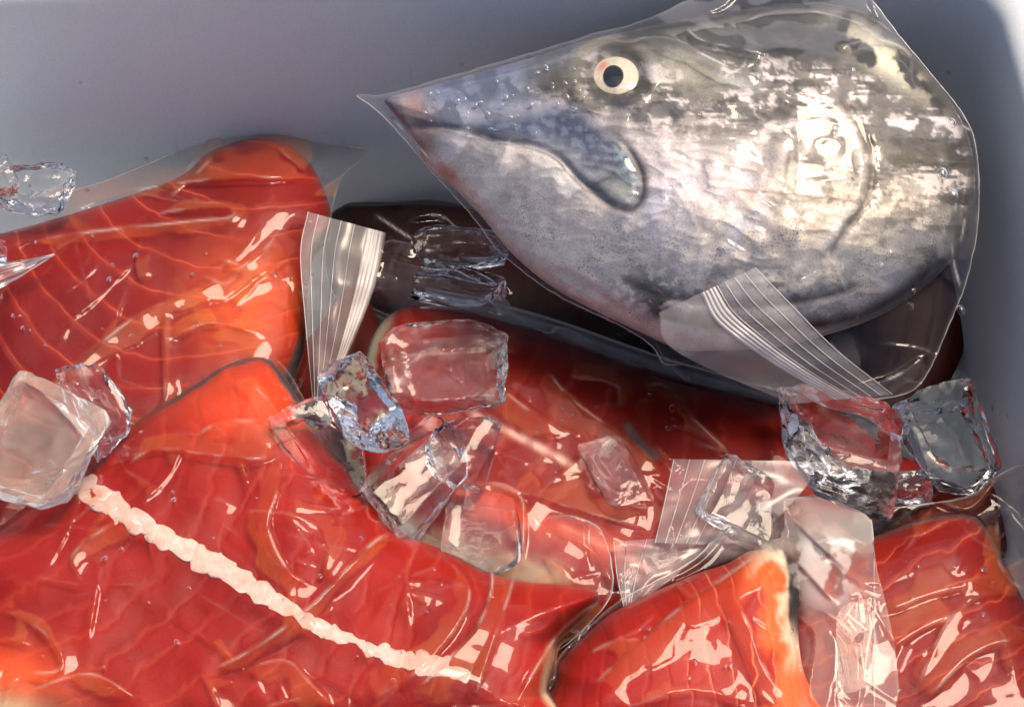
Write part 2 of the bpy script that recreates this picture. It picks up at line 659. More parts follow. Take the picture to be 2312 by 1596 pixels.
def folds(x, y, creases, seed=0):
    """folds of taut film: steep on one side of the crease, a long flat slope on the other"""
    h = np.zeros(x.shape)
    ln = np.zeros(x.shape)
    wide = np.zeros(x.shape)
    for k, (pts, amp, wid) in enumerate(creases):
        P = smooth_open(pts, 6)
        d, t, sg = side_dist(x, y, P)
        flip = 1 if (k + seed) % 2 else -1
        ends = sstep(-0.02, 0.25, t) * sstep(1.02, 0.75, t)
        w2 = wid * (5.5 + 2 * ((k * 7 + seed) % 3))
        prof = np.where(sg * flip > 0, np.exp(-(d / (wid * 0.55))), np.clip(1 - d / w2, 0, 1) ** 1.15)
        h = np.maximum(h, amp * 1e-3 * prof * ends)
        wide = np.maximum(wide, min(1, amp / 2.4) * ends * np.where(sg * flip > 0, np.exp(-(d / (wid * 0.6))), np.clip(1 - d / w2, 0, 1)))
        vis = sstep(-0.15, 0.35, perlin(x / 60, y / 60, (int(abs(pts[0][0])) + k) % 97))
        ln = np.maximum(ln, min(1.0, amp / 3) * np.exp(-(d / 2.6) ** 2) * sstep(0, 0.2, t) * sstep(1, 0.8, t) * vis)
    return h, ln, wide


def taut(x, y, seed, ang, scale, n=58):
    """a scatter of straight tapering folds, mostly along one direction, as pulled film has"""
    rng = random.Random(seed)
    x0, x1, y0, y1 = x.min(), x.max(), y.min(), y.max()
    n = int(n * (x1 - x0) * (y1 - y0) / 7.0e5) + 6
    out = []
    for _ in range(n):
        cx, cy = rng.uniform(x0, x1), rng.uniform(y0, y1)
        a = R(ang + rng.gauss(0, 26) + (90 if rng.random() < 0.22 else 0))
        L = scale * rng.uniform(0.35, 1.25)
        bw = rng.uniform(-0.12, 0.12) * L
        dx, dy = math.cos(a) * L / 2, math.sin(a) * L / 2
        out.append(([(cx - dx, cy - dy), (cx - dy / L * 2 * bw, cy + dx / L * 2 * bw), (cx + dx, cy + dy)], rng.uniform(0.4, 1.4), rng.uniform(3.5, 8)))
    return out


def build_film(root, pts, zfun, creases, seed, ang, amp=1.5, step=4, mat=None, scale=170, stretch=1.8, gap=0.0007, smooth_r=0, P=PZ, name='film', liftbias=0.0, rag=2.0, xlift=None, cloud=None):
    out = smooth_closed(pts)
    out = out + rag * np.stack([perlin(out[:, 0] / 40, out[:, 1] / 40, seed), perlin(out[:, 0] / 40 + 9, out[:, 1] / 40, seed)], 1)
    x, y, d, F, bd = clip_grid(out, step)
    z = zfun(x, y)
    fo, ln, wide = folds(x, y, creases, seed)
    ft, lt, wt = folds(x, y, taut(x, y, seed, ang, scale * 1.3), seed + 1)
    sw = 0.5 + 0.5 * perlin(x / 210, y / 160, seed + 3)
    h = np.maximum(fo * 0.85, ft * 0.62 * amp) + 0.0009 * amp * sw
    # where the film stands clear of what it holds: crisp patches on fold flats, tinted as reflected light
    pn = perlin(x / 90 + 0.4 * perlin(x / 50, y / 50, seed + 8), y / 90, seed + 40)
    patch = sstep(0.40, 0.44, np.maximum(wide, wt * 0.75) + 0.42 * pn + liftbias)
    lift = patch * (0.55 + 0.45 * sstep(-0.2, 0.4, perlin(x / 130, y / 130, seed + 50)))
    if xlift is not None:
        lift = lift + xlift(x, y)
    lift = np.clip(lift, 0, 4)
    V = P(x, y, z + gap + h + 0.0003 * patch)
    o = mesh_np(name, V, F, mat or M_FILM, root)
    attr_f(o, 'lift', lift)
    attr_f(o, 'crease', ln)  # white lines standing for glints along the fold crests
    cl = 0.09 * sstep(7, 0, d) + 0.16 * lt
    attr_f(o, 'cloud', cl if cloud is None else cl + cloud(x, y))
    return o


def seam(root, pts, zfun, rad=0.00028, P=PZ, up=0.0012, mat=None, name='welded_seam'):
    p = smooth_open(pts, 14)
    p = p + 1.5 * np.stack([perlin(p[:, 0] / 23, p[:, 1] / 23, 5), perlin(p[:, 0] / 23 + 9, p[:, 1] / 23, 6)], 1)
    tube(name, P(p[:, 0], p[:, 1], zfun(p[:, 0], p[:, 1]) + up), rad * (1 + 0.5 * perlin(p[:, 0] / 30, p[:, 1] / 30, 3)), mat or M_SEAM, root, 6)


def patch_sheet(root, name, left, right, zl, zr, mat, nu=40, nv=60, bow=0.0, P=PZ, wob=0.0018, seed=1):
    """a curved sheet between two drawn edges; returns a function giving points on it"""
    L, Rt = np.array(smooth_open(left, 10)), np.array(smooth_open(right, 10))

    def res(p, n):
        s = np.concatenate([[0], np.cumsum(np.linalg.norm(np.diff(p, axis=0), axis=1))])
        q = np.linspace(0, s[-1], n)
        return np.stack([np.interp(q, s, p[:, 0]), np.interp(q, s, p[:, 1])], 1)

    def pt(s, t):
        s, t = np.asarray(s, float), np.asarray(t, float)
        Lr, Rr = res(L, 200), res(Rt, 200)
        i = t * 199
        lx, ly = np.interp(i, np.arange(200), Lr[:, 0]), np.interp(i, np.arange(200), Lr[:, 1])
        rx, ry = np.interp(i, np.arange(200), Rr[:, 0]), np.interp(i, np.arange(200), Rr[:, 1])
        xx, yy = lx + s * (rx - lx), ly + s * (ry - ly)
        z_l = np.interp(t, np.linspace(0, 1, len(zl)), zl)
        z_r = np.interp(t, np.linspace(0, 1, len(zr)), zr)
        z = z_l + s * (z_r - z_l) + bow * 4 * s * (1 - s) + wob * perlin(s * 3 + seed, t * 4, seed)
        return xx, yy, z
    s, t = np.meshgrid(np.linspace(0, 1, nu), np.linspace(0, 1, nv))
    xx, yy, z = pt(s.ravel(), t.ravel())
    V = P(xx, yy, z)
    F = [[j * nu + i, (j + 1) * nu + i, (j + 1) * nu + i + 1, j * nu + i + 1] for j in range(nv - 1) for i in range(nu - 1)]
    o = mesh_np(name, V, F, mat, root)
    attr_f(o, 'lift', 0.25 + 0.25 * (perlin(s.ravel() * 5, t.ravel() * 3, seed) > 0.1))
    return o, pt


def ribs(parent, pt, ss, rad, mat, P=PZ, t0=0.0, t1=1.0, up=0.0003, name='zip_rib'):
    t = np.linspace(t0, t1, 40)
    for s in ss:
        x, y, z = pt(np.full(40, s), t)
        tube(name, P(x, y, z + up), rad, mat, parent, 6)


def band(parent, pt, s0, s1, mat, P=PZ, t0=0.0, t1=1.0, up=0.0006, name='zip_track'):
    """the thick pressed track of a zip: a raised ribbed strip"""
    ns, ntt = 25, 60
    s, t = np.meshgrid(np.linspace(s0, s1, ns), np.linspace(t0, t1, ntt))
    x, y, z = pt(s.ravel(), t.ravel())
    q = (s.ravel() - s0) / (s1 - s0)
    z = z + up * (0.5 + 0.5 * np.abs(np.sin(q * np.pi * 4))) * np.sqrt(np.clip(1 - (2 * q - 1) ** 4, 0, 1))
    V = P(x, y, z)
    F = [[j * ns + i, (j + 1) * ns + i, (j + 1) * ns + i + 1, j * ns + i + 1] for j in range(ntt - 1) for i in range(ns - 1)]
    return mesh_np(name, V, F, mat, parent)


# outlines are drawn in plan units over the heap
n_ = lambda a, b: fbm(a / 45, b / 45, 4, 3)
A_F = [(-80, 550), (0, 528), (200, 472), (400, 402), (470, 345), (560, 315), (640, 322), (700, 370), (740, 450), (748, 515), (712, 560), (695, 650), (690, 760), (672, 825), (630, 890), (450, 980), (200, 1130), (-80, 1290)]
B_F = [(-80, 1250), (0, 1187), (150, 1072), (290, 962), (440, 866), (510, 822), (590, 804), (640, 845), (690, 930), (760, 1040), (830, 1130), (900, 1200), (1000, 1240), (1100, 1290), (1180, 1312), (1280, 1322), (1352, 1345), (1262, 1440), (1252, 1480), (1238, 1560), (1230, 1680), (-80, 1680)]
C_F = [(815, 850), (845, 755), (900, 700), (1000, 690), (1150, 726), (1350, 792), (1550, 862), (1780, 916), (1950, 1000), (2130, 1080), (1960, 1190), (1750, 1230), (1560, 1340), (1440, 1400), (1320, 1420), (1140, 1345), (985, 1290), (890, 1215), (815, 1130), (775, 970)]
D_F = [(1240, 1680), (1252, 1540), (1268, 1490), (1330, 1425), (1400, 1373), (1550, 1303), (1640, 1272), (1700, 1238), (1755, 1214), (1790, 1228), (1806, 1290), (1806, 1390), (1822, 1480), (1852, 1560), (1880, 1680)]
E_F = [(1770, 1680), (1780, 1330), (1850, 1250), (1960, 1215), (2080, 1172), (2180, 1161), (2225, 1190), (2280, 1290), (2320, 1370), (2390, 1450), (2390, 1680)]
G_F = [(752, 440), (860, 425), (1000, 430), (1200, 560), (1400, 700), (1600, 800), (1500, 900), (1100, 800), (860, 720), (745, 640)]

A = Slab(A_F, 0.104, 0.006, -0.004, 0.016, 150, 11)
B = Slab(B_F, 0.116, 0.004, -0.004, 0.018, 170, 23)
C = Slab(C_F, 0.092, -0.004, -0.004, 0.015, 130, 37)
D = Slab(D_F, 0.112, 0.0, -0.004, 0.018, 150, 41)
E = Slab(E_F, 0.106, 0.0, -0.002, 0.015, 130, 53)
G = Slab(G_F, 0.052, 0.0, -0.003, 0.012, 120, 61)

RED_D, RED_L = (0.17, 0.003, 0.002), (0.30, 0.009, 0.003)
M_FA = mat_flesh('salmon_flesh_upper', (0.121, 0.0023, 0.0021), (0.192, 0.0046, 0.0029), 0.0135, 0.36, -9.0, 0.4)
M_FB = mat_flesh('salmon_flesh_spine', RED_D, RED_L, 0.014, 0.11, 5.0, 1.3)
M_FC = mat_flesh('salmon_flesh_centre', (0.157, 0.0038, 0.0031), (0.240, 0.0086, 0.0041), 0.017, 0.10, 5.0, 1.5)
M_FD = mat_flesh('salmon_flesh_striped', (0.244, 0.0038, 0.0037), (0.347, 0.0136, 0.0041), 0.0085, 1.0, 7.0, 0.7, 0.43)
M_FE = mat_flesh('salmon_flesh_side', (0.144, 0.0026, 0.0020), (0.215, 0.0068, 0.0024), 0.011, 0.45, 3.0, 1.0)

H_F = [(1480, 720), (1700, 660), (1950, 620), (2150, 540), (2205, 660), (2150, 850), (2040, 960), (1800, 930), (1560, 850)]
H = Slab(H_F, 0.078, 0.0, -0.003, 0.008, 120, 67)  # added dark backing, standing for the shade below the head
I_F = [(560, 880), (700, 760), (800, 640), (900, 800), (1100, 1000), (1500, 1180), (2000, 1120), (2230, 1080), (2230, 1300), (1700, 1420), (1330, 1640), (1150, 1560), (800, 1250)]
I = Slab(I_F, 0.076, 0.0, -0.002, 0.006, 120, 69)  # added under the heap so the gaps between bags read dark
GRP = 'bagged salmon fillets'
build_fillet('salmon_fillet', A, 'red salmon fillet with pale curved fat lines, lying against the tote back wall', M_FA, -60, origin=(330, 560), group=GRP, paints=[
    (lambda x, y, d: 0.55 * np.exp(-((x - 560) / 130) ** 2 - ((y - 690) / 130) ** 2), (0.75, 0.10, 0.02)),  # sunlit end of the fillet painted orange
    (lambda x, y, d: sstep(26, 14, d) * sstep(600, 640, x) * sstep(740, 790, y), (0.06, 0.05, 0.05))])
FB = build_fillet('salmon_fillet', B, 'largest red salmon fillet, with a knobbly white backbone strip across it', M_FB, 32, origin=(500, 1250), group=GRP,
    fatmask=lambda x, y, d: np.clip(0.25 + sstep(120, 250, np.abs((y - 1070) - (x - 150) * 0.495)), 0, 1), paints=[
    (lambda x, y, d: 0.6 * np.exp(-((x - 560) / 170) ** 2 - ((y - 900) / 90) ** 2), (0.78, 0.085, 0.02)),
    (lambda x, y, d: 0.5 * np.exp(-((x - 200) / 130) ** 2 - ((y - 1250) / 90) ** 2), (0.22, 0.012, 0.012)),
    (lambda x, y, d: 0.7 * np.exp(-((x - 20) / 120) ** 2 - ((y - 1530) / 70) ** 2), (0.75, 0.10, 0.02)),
    (lambda x, y, d: sstep(26, 6, d) * sstep(1440, 1500, y) * sstep(1100, 1200, x), (0.55, 0.45, 0.30)),
    (lambda x, y, d: sstep(9, 2, d) * sstep(1480, 1540, y) * sstep(1100, 1200, x), (0.04, 0.035, 0.035)),
    (lambda x, y, d: sstep(17, 8, d + 5 * perlin(x / 40, y / 40, 2)) * sstep(960, 900, y), (0.04, 0.036, 0.04)),
    (lambda x, y, d: np.exp(-((x + 10) / 110) ** 2 - ((y - 1610) / 42) ** 2) * 1.3, (0.50, 0.33, 0.20))])
build_fillet('salmon_fillet', C, 'dull red salmon fillet in the middle, half covered by loose ice', M_FC, 27, origin=(1150, 950), group=GRP, paints=[
    (lambda x, y, d: sstep(34, 8, d + 10 * perlin(x / 40, y / 40, 3)) * sstep(900, 850, x), (0.62, 0.58, 0.42)),
    (lambda x, y, d: 0.75 * line_mask(x + 14 * n_(x, y), y + 14 * n_(y, x), [(800, 1080), (900, 1190), (1010, 1250), (1150, 1290), (1300, 1320)], 34, 0.1), (0.58, 0.47, 0.34)),
    (lambda x, y, d: 0.9 * line_mask(x, y, [(1050, 925), (1180, 990), (1310, 1060)], 9, 0.08) * (0.55 + 0.45 * sstep(-0.1, 0.2, perlin(x / 28, y / 60, 8))), (0.72, 0.42, 0.36)),
    (lambda x, y, d: 0.6 * line_mask(x, y, [(1250, 1180), (1380, 1240), (1480, 1290)], 8), (0.66, 0.30, 0.22)),
    (lambda x, y, d: 0.55 * line_mask(x, y, [(1000, 1090), (1200, 1180), (1450, 1260)], 30), (0.55, 0.06, 0.02)),
    (lambda x, y, d: 0.9 * line_mask(x, y, [(1410, 950), (1445, 1000), (1490, 1040)], 9), (0.10, 0.085, 0.08))])
build_fillet('salmon_fillet', D, 'bright red salmon fillet with white stripes fanning out and a pale black-edged side', M_FD, 4, origin=(1560, 1560), group=GRP,
    fatmask=lambda x, y, d: sstep(1480, 1600, x), paints=[
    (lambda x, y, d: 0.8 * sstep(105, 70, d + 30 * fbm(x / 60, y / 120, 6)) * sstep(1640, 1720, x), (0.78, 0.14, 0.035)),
    (lambda x, y, d: sstep(58, 40, d + 22 * fbm(x / 50, y / 90, 4)) * sstep(1670, 1740, x) * sstep(1540, 1440, y), (0.68, 0.55, 0.40)),
    (lambda x, y, d: sstep(32, 22, d + 4 * perlin(x / 30, y / 30, 9)) * sstep(1720, 1770, x) * sstep(1480, 1380, y), (0.02, 0.022, 0.03))])
build_fillet('salmon_fillet', E, 'deep red salmon fillet beside the tote side wall at the near end', M_FE, 62, origin=(2300, 1600), group=GRP, paints=[
    (lambda x, y, d: sstep(11, 3, d) * sstep(1330, 1250, y), (0.03, 0.028, 0.03))])
build_fillet('salmon_fillet', G, 'fillet with shade painted into its dark flesh, under the fish snout', mat_flesh('salmon_flesh_shade_tone', (0.014, 0.002, 0.002), (0.030, 0.003, 0.003), 0.012, 0.0), 20, group=GRP, step=9, fatmask=lambda x, y, d: 0 * x)  # flesh toned near black for the shade under the snout


build_fillet('salmon_fillet', H, 'added fillet, black in place of shade below the head, seen through the head bag', bpy.data.materials['salmon_flesh_shade_tone'], 20, group=GRP, step=9, fatmask=lambda x, y, d: 0 * x)


build_fillet('salmon_fillet', I, 'added dark red fillet lowest in the heap, darkening the gaps between the bags', mat_flesh('added_salmon_flesh_lowest', (0.07, 0.004, 0.003), (0.13, 0.008, 0.004), 0.012, 0.1), 20, group=GRP, step=10, fatmask=lambda x, y, d: 0 * x)


# backbone strip of the big fillet: one bead for each vertebra
def backbone():
    t = NT('raw_bone')
    ob = t.obj()
    n = t.noise(ob, 240, 4, 0.6)
    b = t.n('BsdfPrincipled')
    col = t.mixc(t.mapr(n, 0.35, 0.7), (0.56, 0.40, 0.36), (0.48, 0.29, 0.24))
    col = t.mixc(t.mapr(t.noise(ob, 520, 2), 0.68, 0.74, 0, 0.8), col, (0.30, 0.06, 0.03))
    t.l(col, b.inputs['Base Color'])
    b.inputs['Roughness'].default_value = 0.45
    t.l(t.bump(t.noise(ob, 420, 3), 0.4, 0.001), b.inputs['Normal'])
    m = t.done(b.outputs[0])
    path = smooth_open([(138, 1066), (225, 1118), (320, 1185), (420, 1240), (500, 1285), (590, 1340), (680, 1392), (780, 1440), (880, 1480), (960, 1500), (1030, 1518), (1095, 1540)], 20)
    s = np.concatenate([[0], np.cumsum(np.linalg.norm(np.diff(path, axis=0), axis=1))])
    rng = random.Random(5)
    pos, i = 0.0, 0
    while pos < s[-1] - 12:
        L = (58 if pos < 450 else 42) * rng.uniform(0.6, 1.35)
        L = min(L, s[-1] - pos + 10)
        f = (pos + L / 2) / s[-1]
        wd = np.interp(f, [0, 0.05, 0.3, 0.5, 0.62, 0.7, 0.85, 0.93, 1.0], [22, 28, 27, 24, 16, 15, 21, 22, 8]) * rng.uniform(0.82, 1.2)
        nu, nv = 14, 14
        V = []
        lop = rng.uniform(-6, 6)
        for a in range(nu):
            q = a / (nu - 1)
            e = 0.80 + 0.20 * math.sin(math.pi * q) ** 0.8 if 0 < a < nu - 1 else 0.72
            waist = e * (1 + 0.05 * math.sin(q * 5 + i * 2))
            sp = pos + (q - 0.5) * (L * 1.06) + L / 2
            cx, cy = np.interp(sp, s, path[:, 0]), np.interp(sp, s, path[:, 1])
            dx = np.interp(sp + 2, s, path[:, 0]) - np.interp(sp - 2, s, path[:, 0])
            dy = np.interp(sp + 2, s, path[:, 1]) - np.interp(sp - 2, s, path[:, 1])
            l = math.hypot(dx, dy) + 1e-9
            nx, ny = -dy / l, dx / l
            for b_ in range(nv):
                th = 2 * math.pi * b_ / nv
                off = math.cos(th) * wd * waist * (1 + 0.16 * math.sin(2 * th + i * 1.7) ) + lop * q
                x, y = cx + nx * off, cy + ny * off
                V.append((x, y, math.sin(th) * wd * waist * 0.05 * PX))
        V = np.array(V)
        z = B.top(V[:, 0], V[:, 1])
        kn = perlin(V[:, 0] / 27, V[:, 1] / 27, 31)
        W = PZ(V[:, 0] + 9 * kn, V[:, 1] + 9 * perlin(V[:, 0] / 27, V[:, 1] / 27, 33), z + V[:, 2] * (1 + 0.3 * kn) + 0.0001)
        F = [[a * nv + b_, a * nv + (b_ + 1) % nv, (a + 1) * nv + (b_ + 1) % nv, (a + 1) * nv + b_] for a in range(nu - 1) for b_ in range(nv)]
        mesh_np('vertebra', W, F, m, FB)
        pos += L
        i += 1


backbone()

BG = 'clear plastic fish bags'
# bag round the upper fillet
bagA = tag(empty('plastic_bag', None), 'clear bag round the upper fillet, its crinkled top against the back wall', 'plastic bag', BG)
zA = lambda x, y: np.maximum(A.top(x, y), 0.098 + 0 * x)
build_film(bagA, [(-80, 490), (0, 470), (200, 420), (330, 372), (420, 330), (490, 286), (600, 279), (690, 308), (828, 339), (775, 400), (752, 470), (745, 540), (722, 640), (700, 740), (694, 832), (645, 905), (450, 990), (200, 1140), (-80, 1300)],
    zA, [([(-20, 540), (150, 482), (300, 432), (480, 406), (640, 402), (700, 392)], 3.2, 9), ([(0, 560), (130, 535), (240, 520), (430, 500), (520, 490), (510, 470), (380, 478), (300, 500)], 2.4, 7),
         ([(640, 500), (590, 570), (480, 640), (300, 720), (130, 862), (0, 965)], 3.2, 8), ([(400, 430), (440, 360), (492, 298), (505, 330), (560, 345)], 3.0, 7),
         ([(385, 640), (368, 740), (372, 900), (330, 960)], 2.0, 7), ([(505, 330), (440, 395), (380, 450)], 2.0, 6), ([(560, 300), (640, 345), (700, 400)], 2.2, 7),
         ([(640, 560), (690, 700), (690, 800)], 1.8, 8), ([(360, 780), (470, 730), (600, 760)], 1.8, 9), ([(470, 580), (540, 600), (510, 640), (455, 620)], 1.6, 7)],
    101, -25, 1.3, scale=210, xlift=lambda x, y: 1.6 * np.exp(-(((x - 530) / 120) ** 2 + ((y - 690) / 110) ** 2) ** 2) * sstep(0.02, 0.06, fbm(x / 75, y / 60, 5, 2)))  # warm patches tinted into the film for sun on the fillet end
seam(bagA, [(-20, 476), (200, 420), (330, 372), (420, 330), (490, 286), (600, 279), (690, 308), (828, 339)], zA, 0.00025)
# bag round the big front fillet
bagB = tag(empty('plastic_bag', None), 'clear wrinkled bag stretched over the big fillet with the white backbone', 'plastic bag', BG)
SPINE = smooth_open([(150, 1078), (320, 1185), (500, 1285), (680, 1392), (880, 1480), (1095, 1540)])
zB = lambda x, y: np.maximum(B.top(x, y), 0.112 + 0 * x) + 0.0013 * np.exp(-(seg_dist(x, y, SPINE, False)[0] / 34) ** 2)
build_film(bagB, [(-80, 1235), (0, 1175), (150, 1060), (290, 950), (440, 852), (505, 810), (590, 793), (645, 830), (702, 925), (772, 1035), (826, 1110), (838, 1170), (905, 1180), (1000, 1222), (1070, 1232), (1150, 1192), (1230, 1168), (1300, 1164), (1358, 1200), (1380, 1270), (1376, 1350), (1305, 1432), (1262, 1465), (1256, 1540), (1246, 1680), (-80, 1680)],
    zB, [([(260, 1065), (340, 1018), (430, 1022), (560, 1036), (632, 1032)], 3.2, 8), ([(634, 1030), (626, 1110), (606, 1190), (650, 1285), (720, 1330)], 3.4, 8),
         ([(905, 1190), (830, 1235), (700, 1370), (570, 1465), (470, 1515)], 3.4, 7), ([(190, 1320), (163, 1260), (210, 1210), (280, 1175), (340, 1165)], 2.4, 8),
         ([(1040, 1240), (1110, 1290), (1085, 1400), (1000, 1500), (880, 1610)], 3.0, 9), ([(1165, 1290), (1130, 1400), (1060, 1610)], 2.6, 7), ([(1372, 1340), (1255, 1440), (1150, 1610)], 3.2, 9),
         ([(1000, 1250), (1060, 1350), (960, 1500), (800, 1600)], 2.2, 8), ([(0, 1370), (100, 1430), (135, 1510), (0, 1518)], 1.8, 7), ([(60, 1560), (200, 1520), (310, 1575)], 1.8, 7),
         ([(700, 920), (640, 960), (560, 950), (480, 960), (420, 1010)], 2.2, 9), ([(500, 880), (560, 860), (620, 930), (660, 1000)], 1.8, 9), ([(700, 1150), (740, 1230), (720, 1320)], 1.8, 10),
         ([(520, 1520), (640, 1490), (700, 1540), (760, 1600)], 2.2, 8)],
    151, 25, 1.5, scale=190)
seam(bagB, [(1290, 1164), (1330, 1178), (1358, 1200), (1380, 1270), (1376, 1350), (1305, 1432), (1262, 1465)], zB, 0.0003)
# bag round the middle fillet
bagC = tag(empty('plastic_bag', None), 'clear bag round the middle fillet, with its zip flap standing upright at the far end', 'plastic bag', BG)
zC = lambda x, y: np.maximum(C.top(x, y), 0.086 + 0 * x)
build_film(bagC, [(745, 905), (790, 790), (840, 650), (868, 545), (965, 570), (1000, 640), (1060, 682), (1200, 718), (1500, 822), (1800, 908), (2000, 965), (2160, 1060), (1980, 1200), (1560, 1360), (1440, 1415), (1320, 1435), (1130, 1358), (975, 1300), (870, 1220), (790, 1120), (755, 980)],
    zC, [([(1330, 1000), (1200, 930), (1105, 845), (1130, 795), (1230, 790)], 2.0, 10), ([(1215, 805), (1290, 900), (1440, 1010), (1500, 1080)], 2.4, 9), ([(1280, 850), (1340, 850), (1400, 880), (1380, 960)], 1.8, 9),
         ([(1430, 880), (1500, 870), (1560, 940), (1640, 1020), (1560, 990)], 2.2, 9), ([(1100, 1090), (1300, 1150), (1480, 1200)], 2.2, 9), ([(1360, 960), (1350, 1080), (1480, 1150)], 1.6, 8),
         ([(900, 760), (860, 840), (830, 960)], 2.2, 9), ([(1000, 1090), (1170, 1110), (1180, 1290)], 2.0, 6)],
    211, 30, 1.2, scale=200, stretch=2.4)
xs = smooth_open([(960, 660), (1100, 700), (1250, 742), (1450, 812), (1650, 872), (1830, 922)], 14)
tube('rolled_edge', PZ(xs[:, 0], xs[:, 1], C.plane(xs[:, 0], xs[:, 1]) + 0.008), np.interp(np.linspace(0, 1, len(xs)), [0, .15, .8, 1], [.002, .0040, .0036, .0012]), M_FILMEDGE, bagC, 14)
fl, ptC = patch_sheet(bagC, 'zip_flap', [(694, 478), (677, 570), (688, 720), (706, 905)], [(872, 526), (848, 640), (800, 765), (742, 890)], [.128, .126, .118, .104], [.124, .122, .114, .104], M_ZIP, bow=0.004, seed=3)
ribs(fl, ptC, [0.01, 0.14, 0.29, 0.43, 0.60], 0.00016, M_RIB)
band(fl, ptC, 0.76, 0.98, M_RIB, up=0.0009)
# bag round the striped fillet
bagD = tag(empty('plastic_bag', None), 'clear bag round the white-striped fillet, its rounded empty top folded over', 'plastic bag', BG)
zD = lambda x, y: np.maximum(np.maximum(D.top(x, y), np.where(x > 1795, E.top(x, y) + 0.002, 0)), 0.114 + 0.004 * np.exp(-((x - 1860) / 90) ** 2 - ((y - 1270) / 100) ** 2))
build_film(bagD, [(1218, 1680), (1240, 1535), (1262, 1482), (1330, 1412), (1400, 1354), (1480, 1312), (1560, 1268), (1620, 1212), (1680, 1162), (1740, 1132), (1850, 1122), (1915, 1142), (1962, 1170), (1972, 1230), (1974, 1680)],
    zD, [([(1760, 1215), (1640, 1300), (1500, 1400), (1300, 1580)], 2.4, 9), ([(1630, 1310), (1690, 1410), (1740, 1530), (1850, 1620)], 3.4, 10), ([(1795, 1380), (1840, 1440), (1825, 1560), (1860, 1610)], 4.0, 8),
         ([(1850, 1370), (1930, 1440), (1945, 1600)], 2.4, 7), ([(1700, 1180), (1770, 1240), (1830, 1300), (1900, 1380)], 2.4, 9), ([(1830, 1230), (1900, 1210), (1960, 1230)], 2.2, 8), ([(1780, 1160), (1850, 1230), (1930, 1300)], 2.0, 10),
         ([(1290, 1500), (1380, 1450), (1500, 1440)], 1.6, 9), ([(1400, 1600), (1560, 1560), (1740, 1600)], 1.6, 9)],
    251, 70, 1.4, scale=180, liftbias=0.02,
    cloud=lambda x, y: 0.50 * np.exp(-(((x - 1862) / 82) ** 2 + ((y - 1285) / 85) ** 2) ** 2) * sstep(-0.25, 0.1, fbm(x / 60, y / 60, 12, 3)) + 0.13 * sstep(1795, 1830, x) + 0.22 * sstep(1270, 1230, y))
seam(bagD, [(1400, 1354), (1480, 1312), (1560, 1268), (1620, 1212), (1680, 1162), (1740, 1132), (1850, 1122), (1915, 1142), (1962, 1170), (1972, 1230), (1974, 1400), (1974, 1640)], zD, 0.0003)
flD, ptD = patch_sheet(bagD, 'zip_flap', [(1520, 1036), (1500, 1130), (1478, 1225)], [(1860, 1042), (1810, 1110), (1700, 1230)], [.118, .116, .112], [.120, .119, .114], M_ZIP, bow=0.002, seed=5)
ribs(flD, ptD, [0.005, 0.11, 0.21, 0.32, 0.42], 0.00015, M_RIB)
band(flD, ptD, 0.52, 0.62, M_ZIP, up=0.0008)
# bag round the fillet by the side wall
bagE = tag(empty('plastic_bag', None), 'greyish clear bag round the deep red fillet beside the side wall', 'plastic bag', BG)
zE = lambda x, y: np.maximum(E.top(x, y), 0.108 + 0 * x)
build_film(bagE, [(1925, 1680), (1928, 1160), (2060, 1142), (2190, 1120), (2245, 1078), (2312, 1048), (2420, 1040), (2420, 1680)],
    zE, [([(2190, 1345), (2130, 1420), (2060, 1575)], 2.6, 12), ([(2330, 1430), (2200, 1475), (2070, 1600)], 3.2, 12), ([(1980, 1390), (2080, 1350), (2180, 1320)], 2.4, 12), ([(2150, 1310), (2240, 1300), (2330, 1250)], 2.4, 9),
         ([(1950, 1150), (2100, 1130), (2190, 1150), (2260, 1080), (2330, 1060)], 3.4, 8), ([(2250, 1160), (2260, 1280), (2320, 1340)], 3.0, 9), ([(1990, 1480), (2080, 1420), (2170, 1380)], 2.0, 12)],
    307, -35, 1.9, scale=170, liftbias=0.05)
seam(bagE, [(1930, 1158), (2060, 1142), (2190, 1120), (2245, 1078), (2312, 1048), (2400, 1042)], zE, 0.0004)
# bag deep in the shade
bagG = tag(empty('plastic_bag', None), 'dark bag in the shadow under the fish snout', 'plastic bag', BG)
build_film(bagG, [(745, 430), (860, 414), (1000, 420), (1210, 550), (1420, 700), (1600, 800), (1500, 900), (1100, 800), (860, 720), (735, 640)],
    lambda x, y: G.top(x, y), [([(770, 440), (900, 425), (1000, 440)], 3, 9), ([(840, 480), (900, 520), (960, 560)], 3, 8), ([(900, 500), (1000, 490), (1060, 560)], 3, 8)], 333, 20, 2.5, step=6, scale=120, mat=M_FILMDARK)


# ------------------------------------------------------------------ the fish head
HEAD = [(872, 222), (940, 203), (1080, 164), (1210, 128), (1300, 98), (1400, 74), (1560, 42), (1750, 14), (1900, 14), (1985, 48), (2070, 135), (2150, 236), (2190, 320), (2202, 420), (2188, 520), (2140, 600), (2060, 668), (1980, 716), (1880, 752), (1760, 782), (1640, 790), (1540, 790), (1450, 752), (1350, 704), (1250, 650), (1160, 576), (1085, 486), (1020, 420), (965, 372), (938, 322), (912, 284), (880, 246)]
HOUT = smooth_closed(HEAD)
EYE = (1391, 171)


def head_w(x, y, d):
    """how far the side of the head stands out from its middle plane"""
    Rr = np.interp(x, [900, 1100, 1400, 1700, 2200], [120, 190, 300, 330, 300])
    Tk = np.interp(x, [900, 1000, 1200, 1500, 1800, 2100, 2200], [0.010, 0.016, 0.027, 0.038, 0.043, 0.040, 0.036])
    k = np.clip(d / Rr, 0, 1)
    return Tk * np.sqrt(1 - (1 - k) ** 2) + 0.018


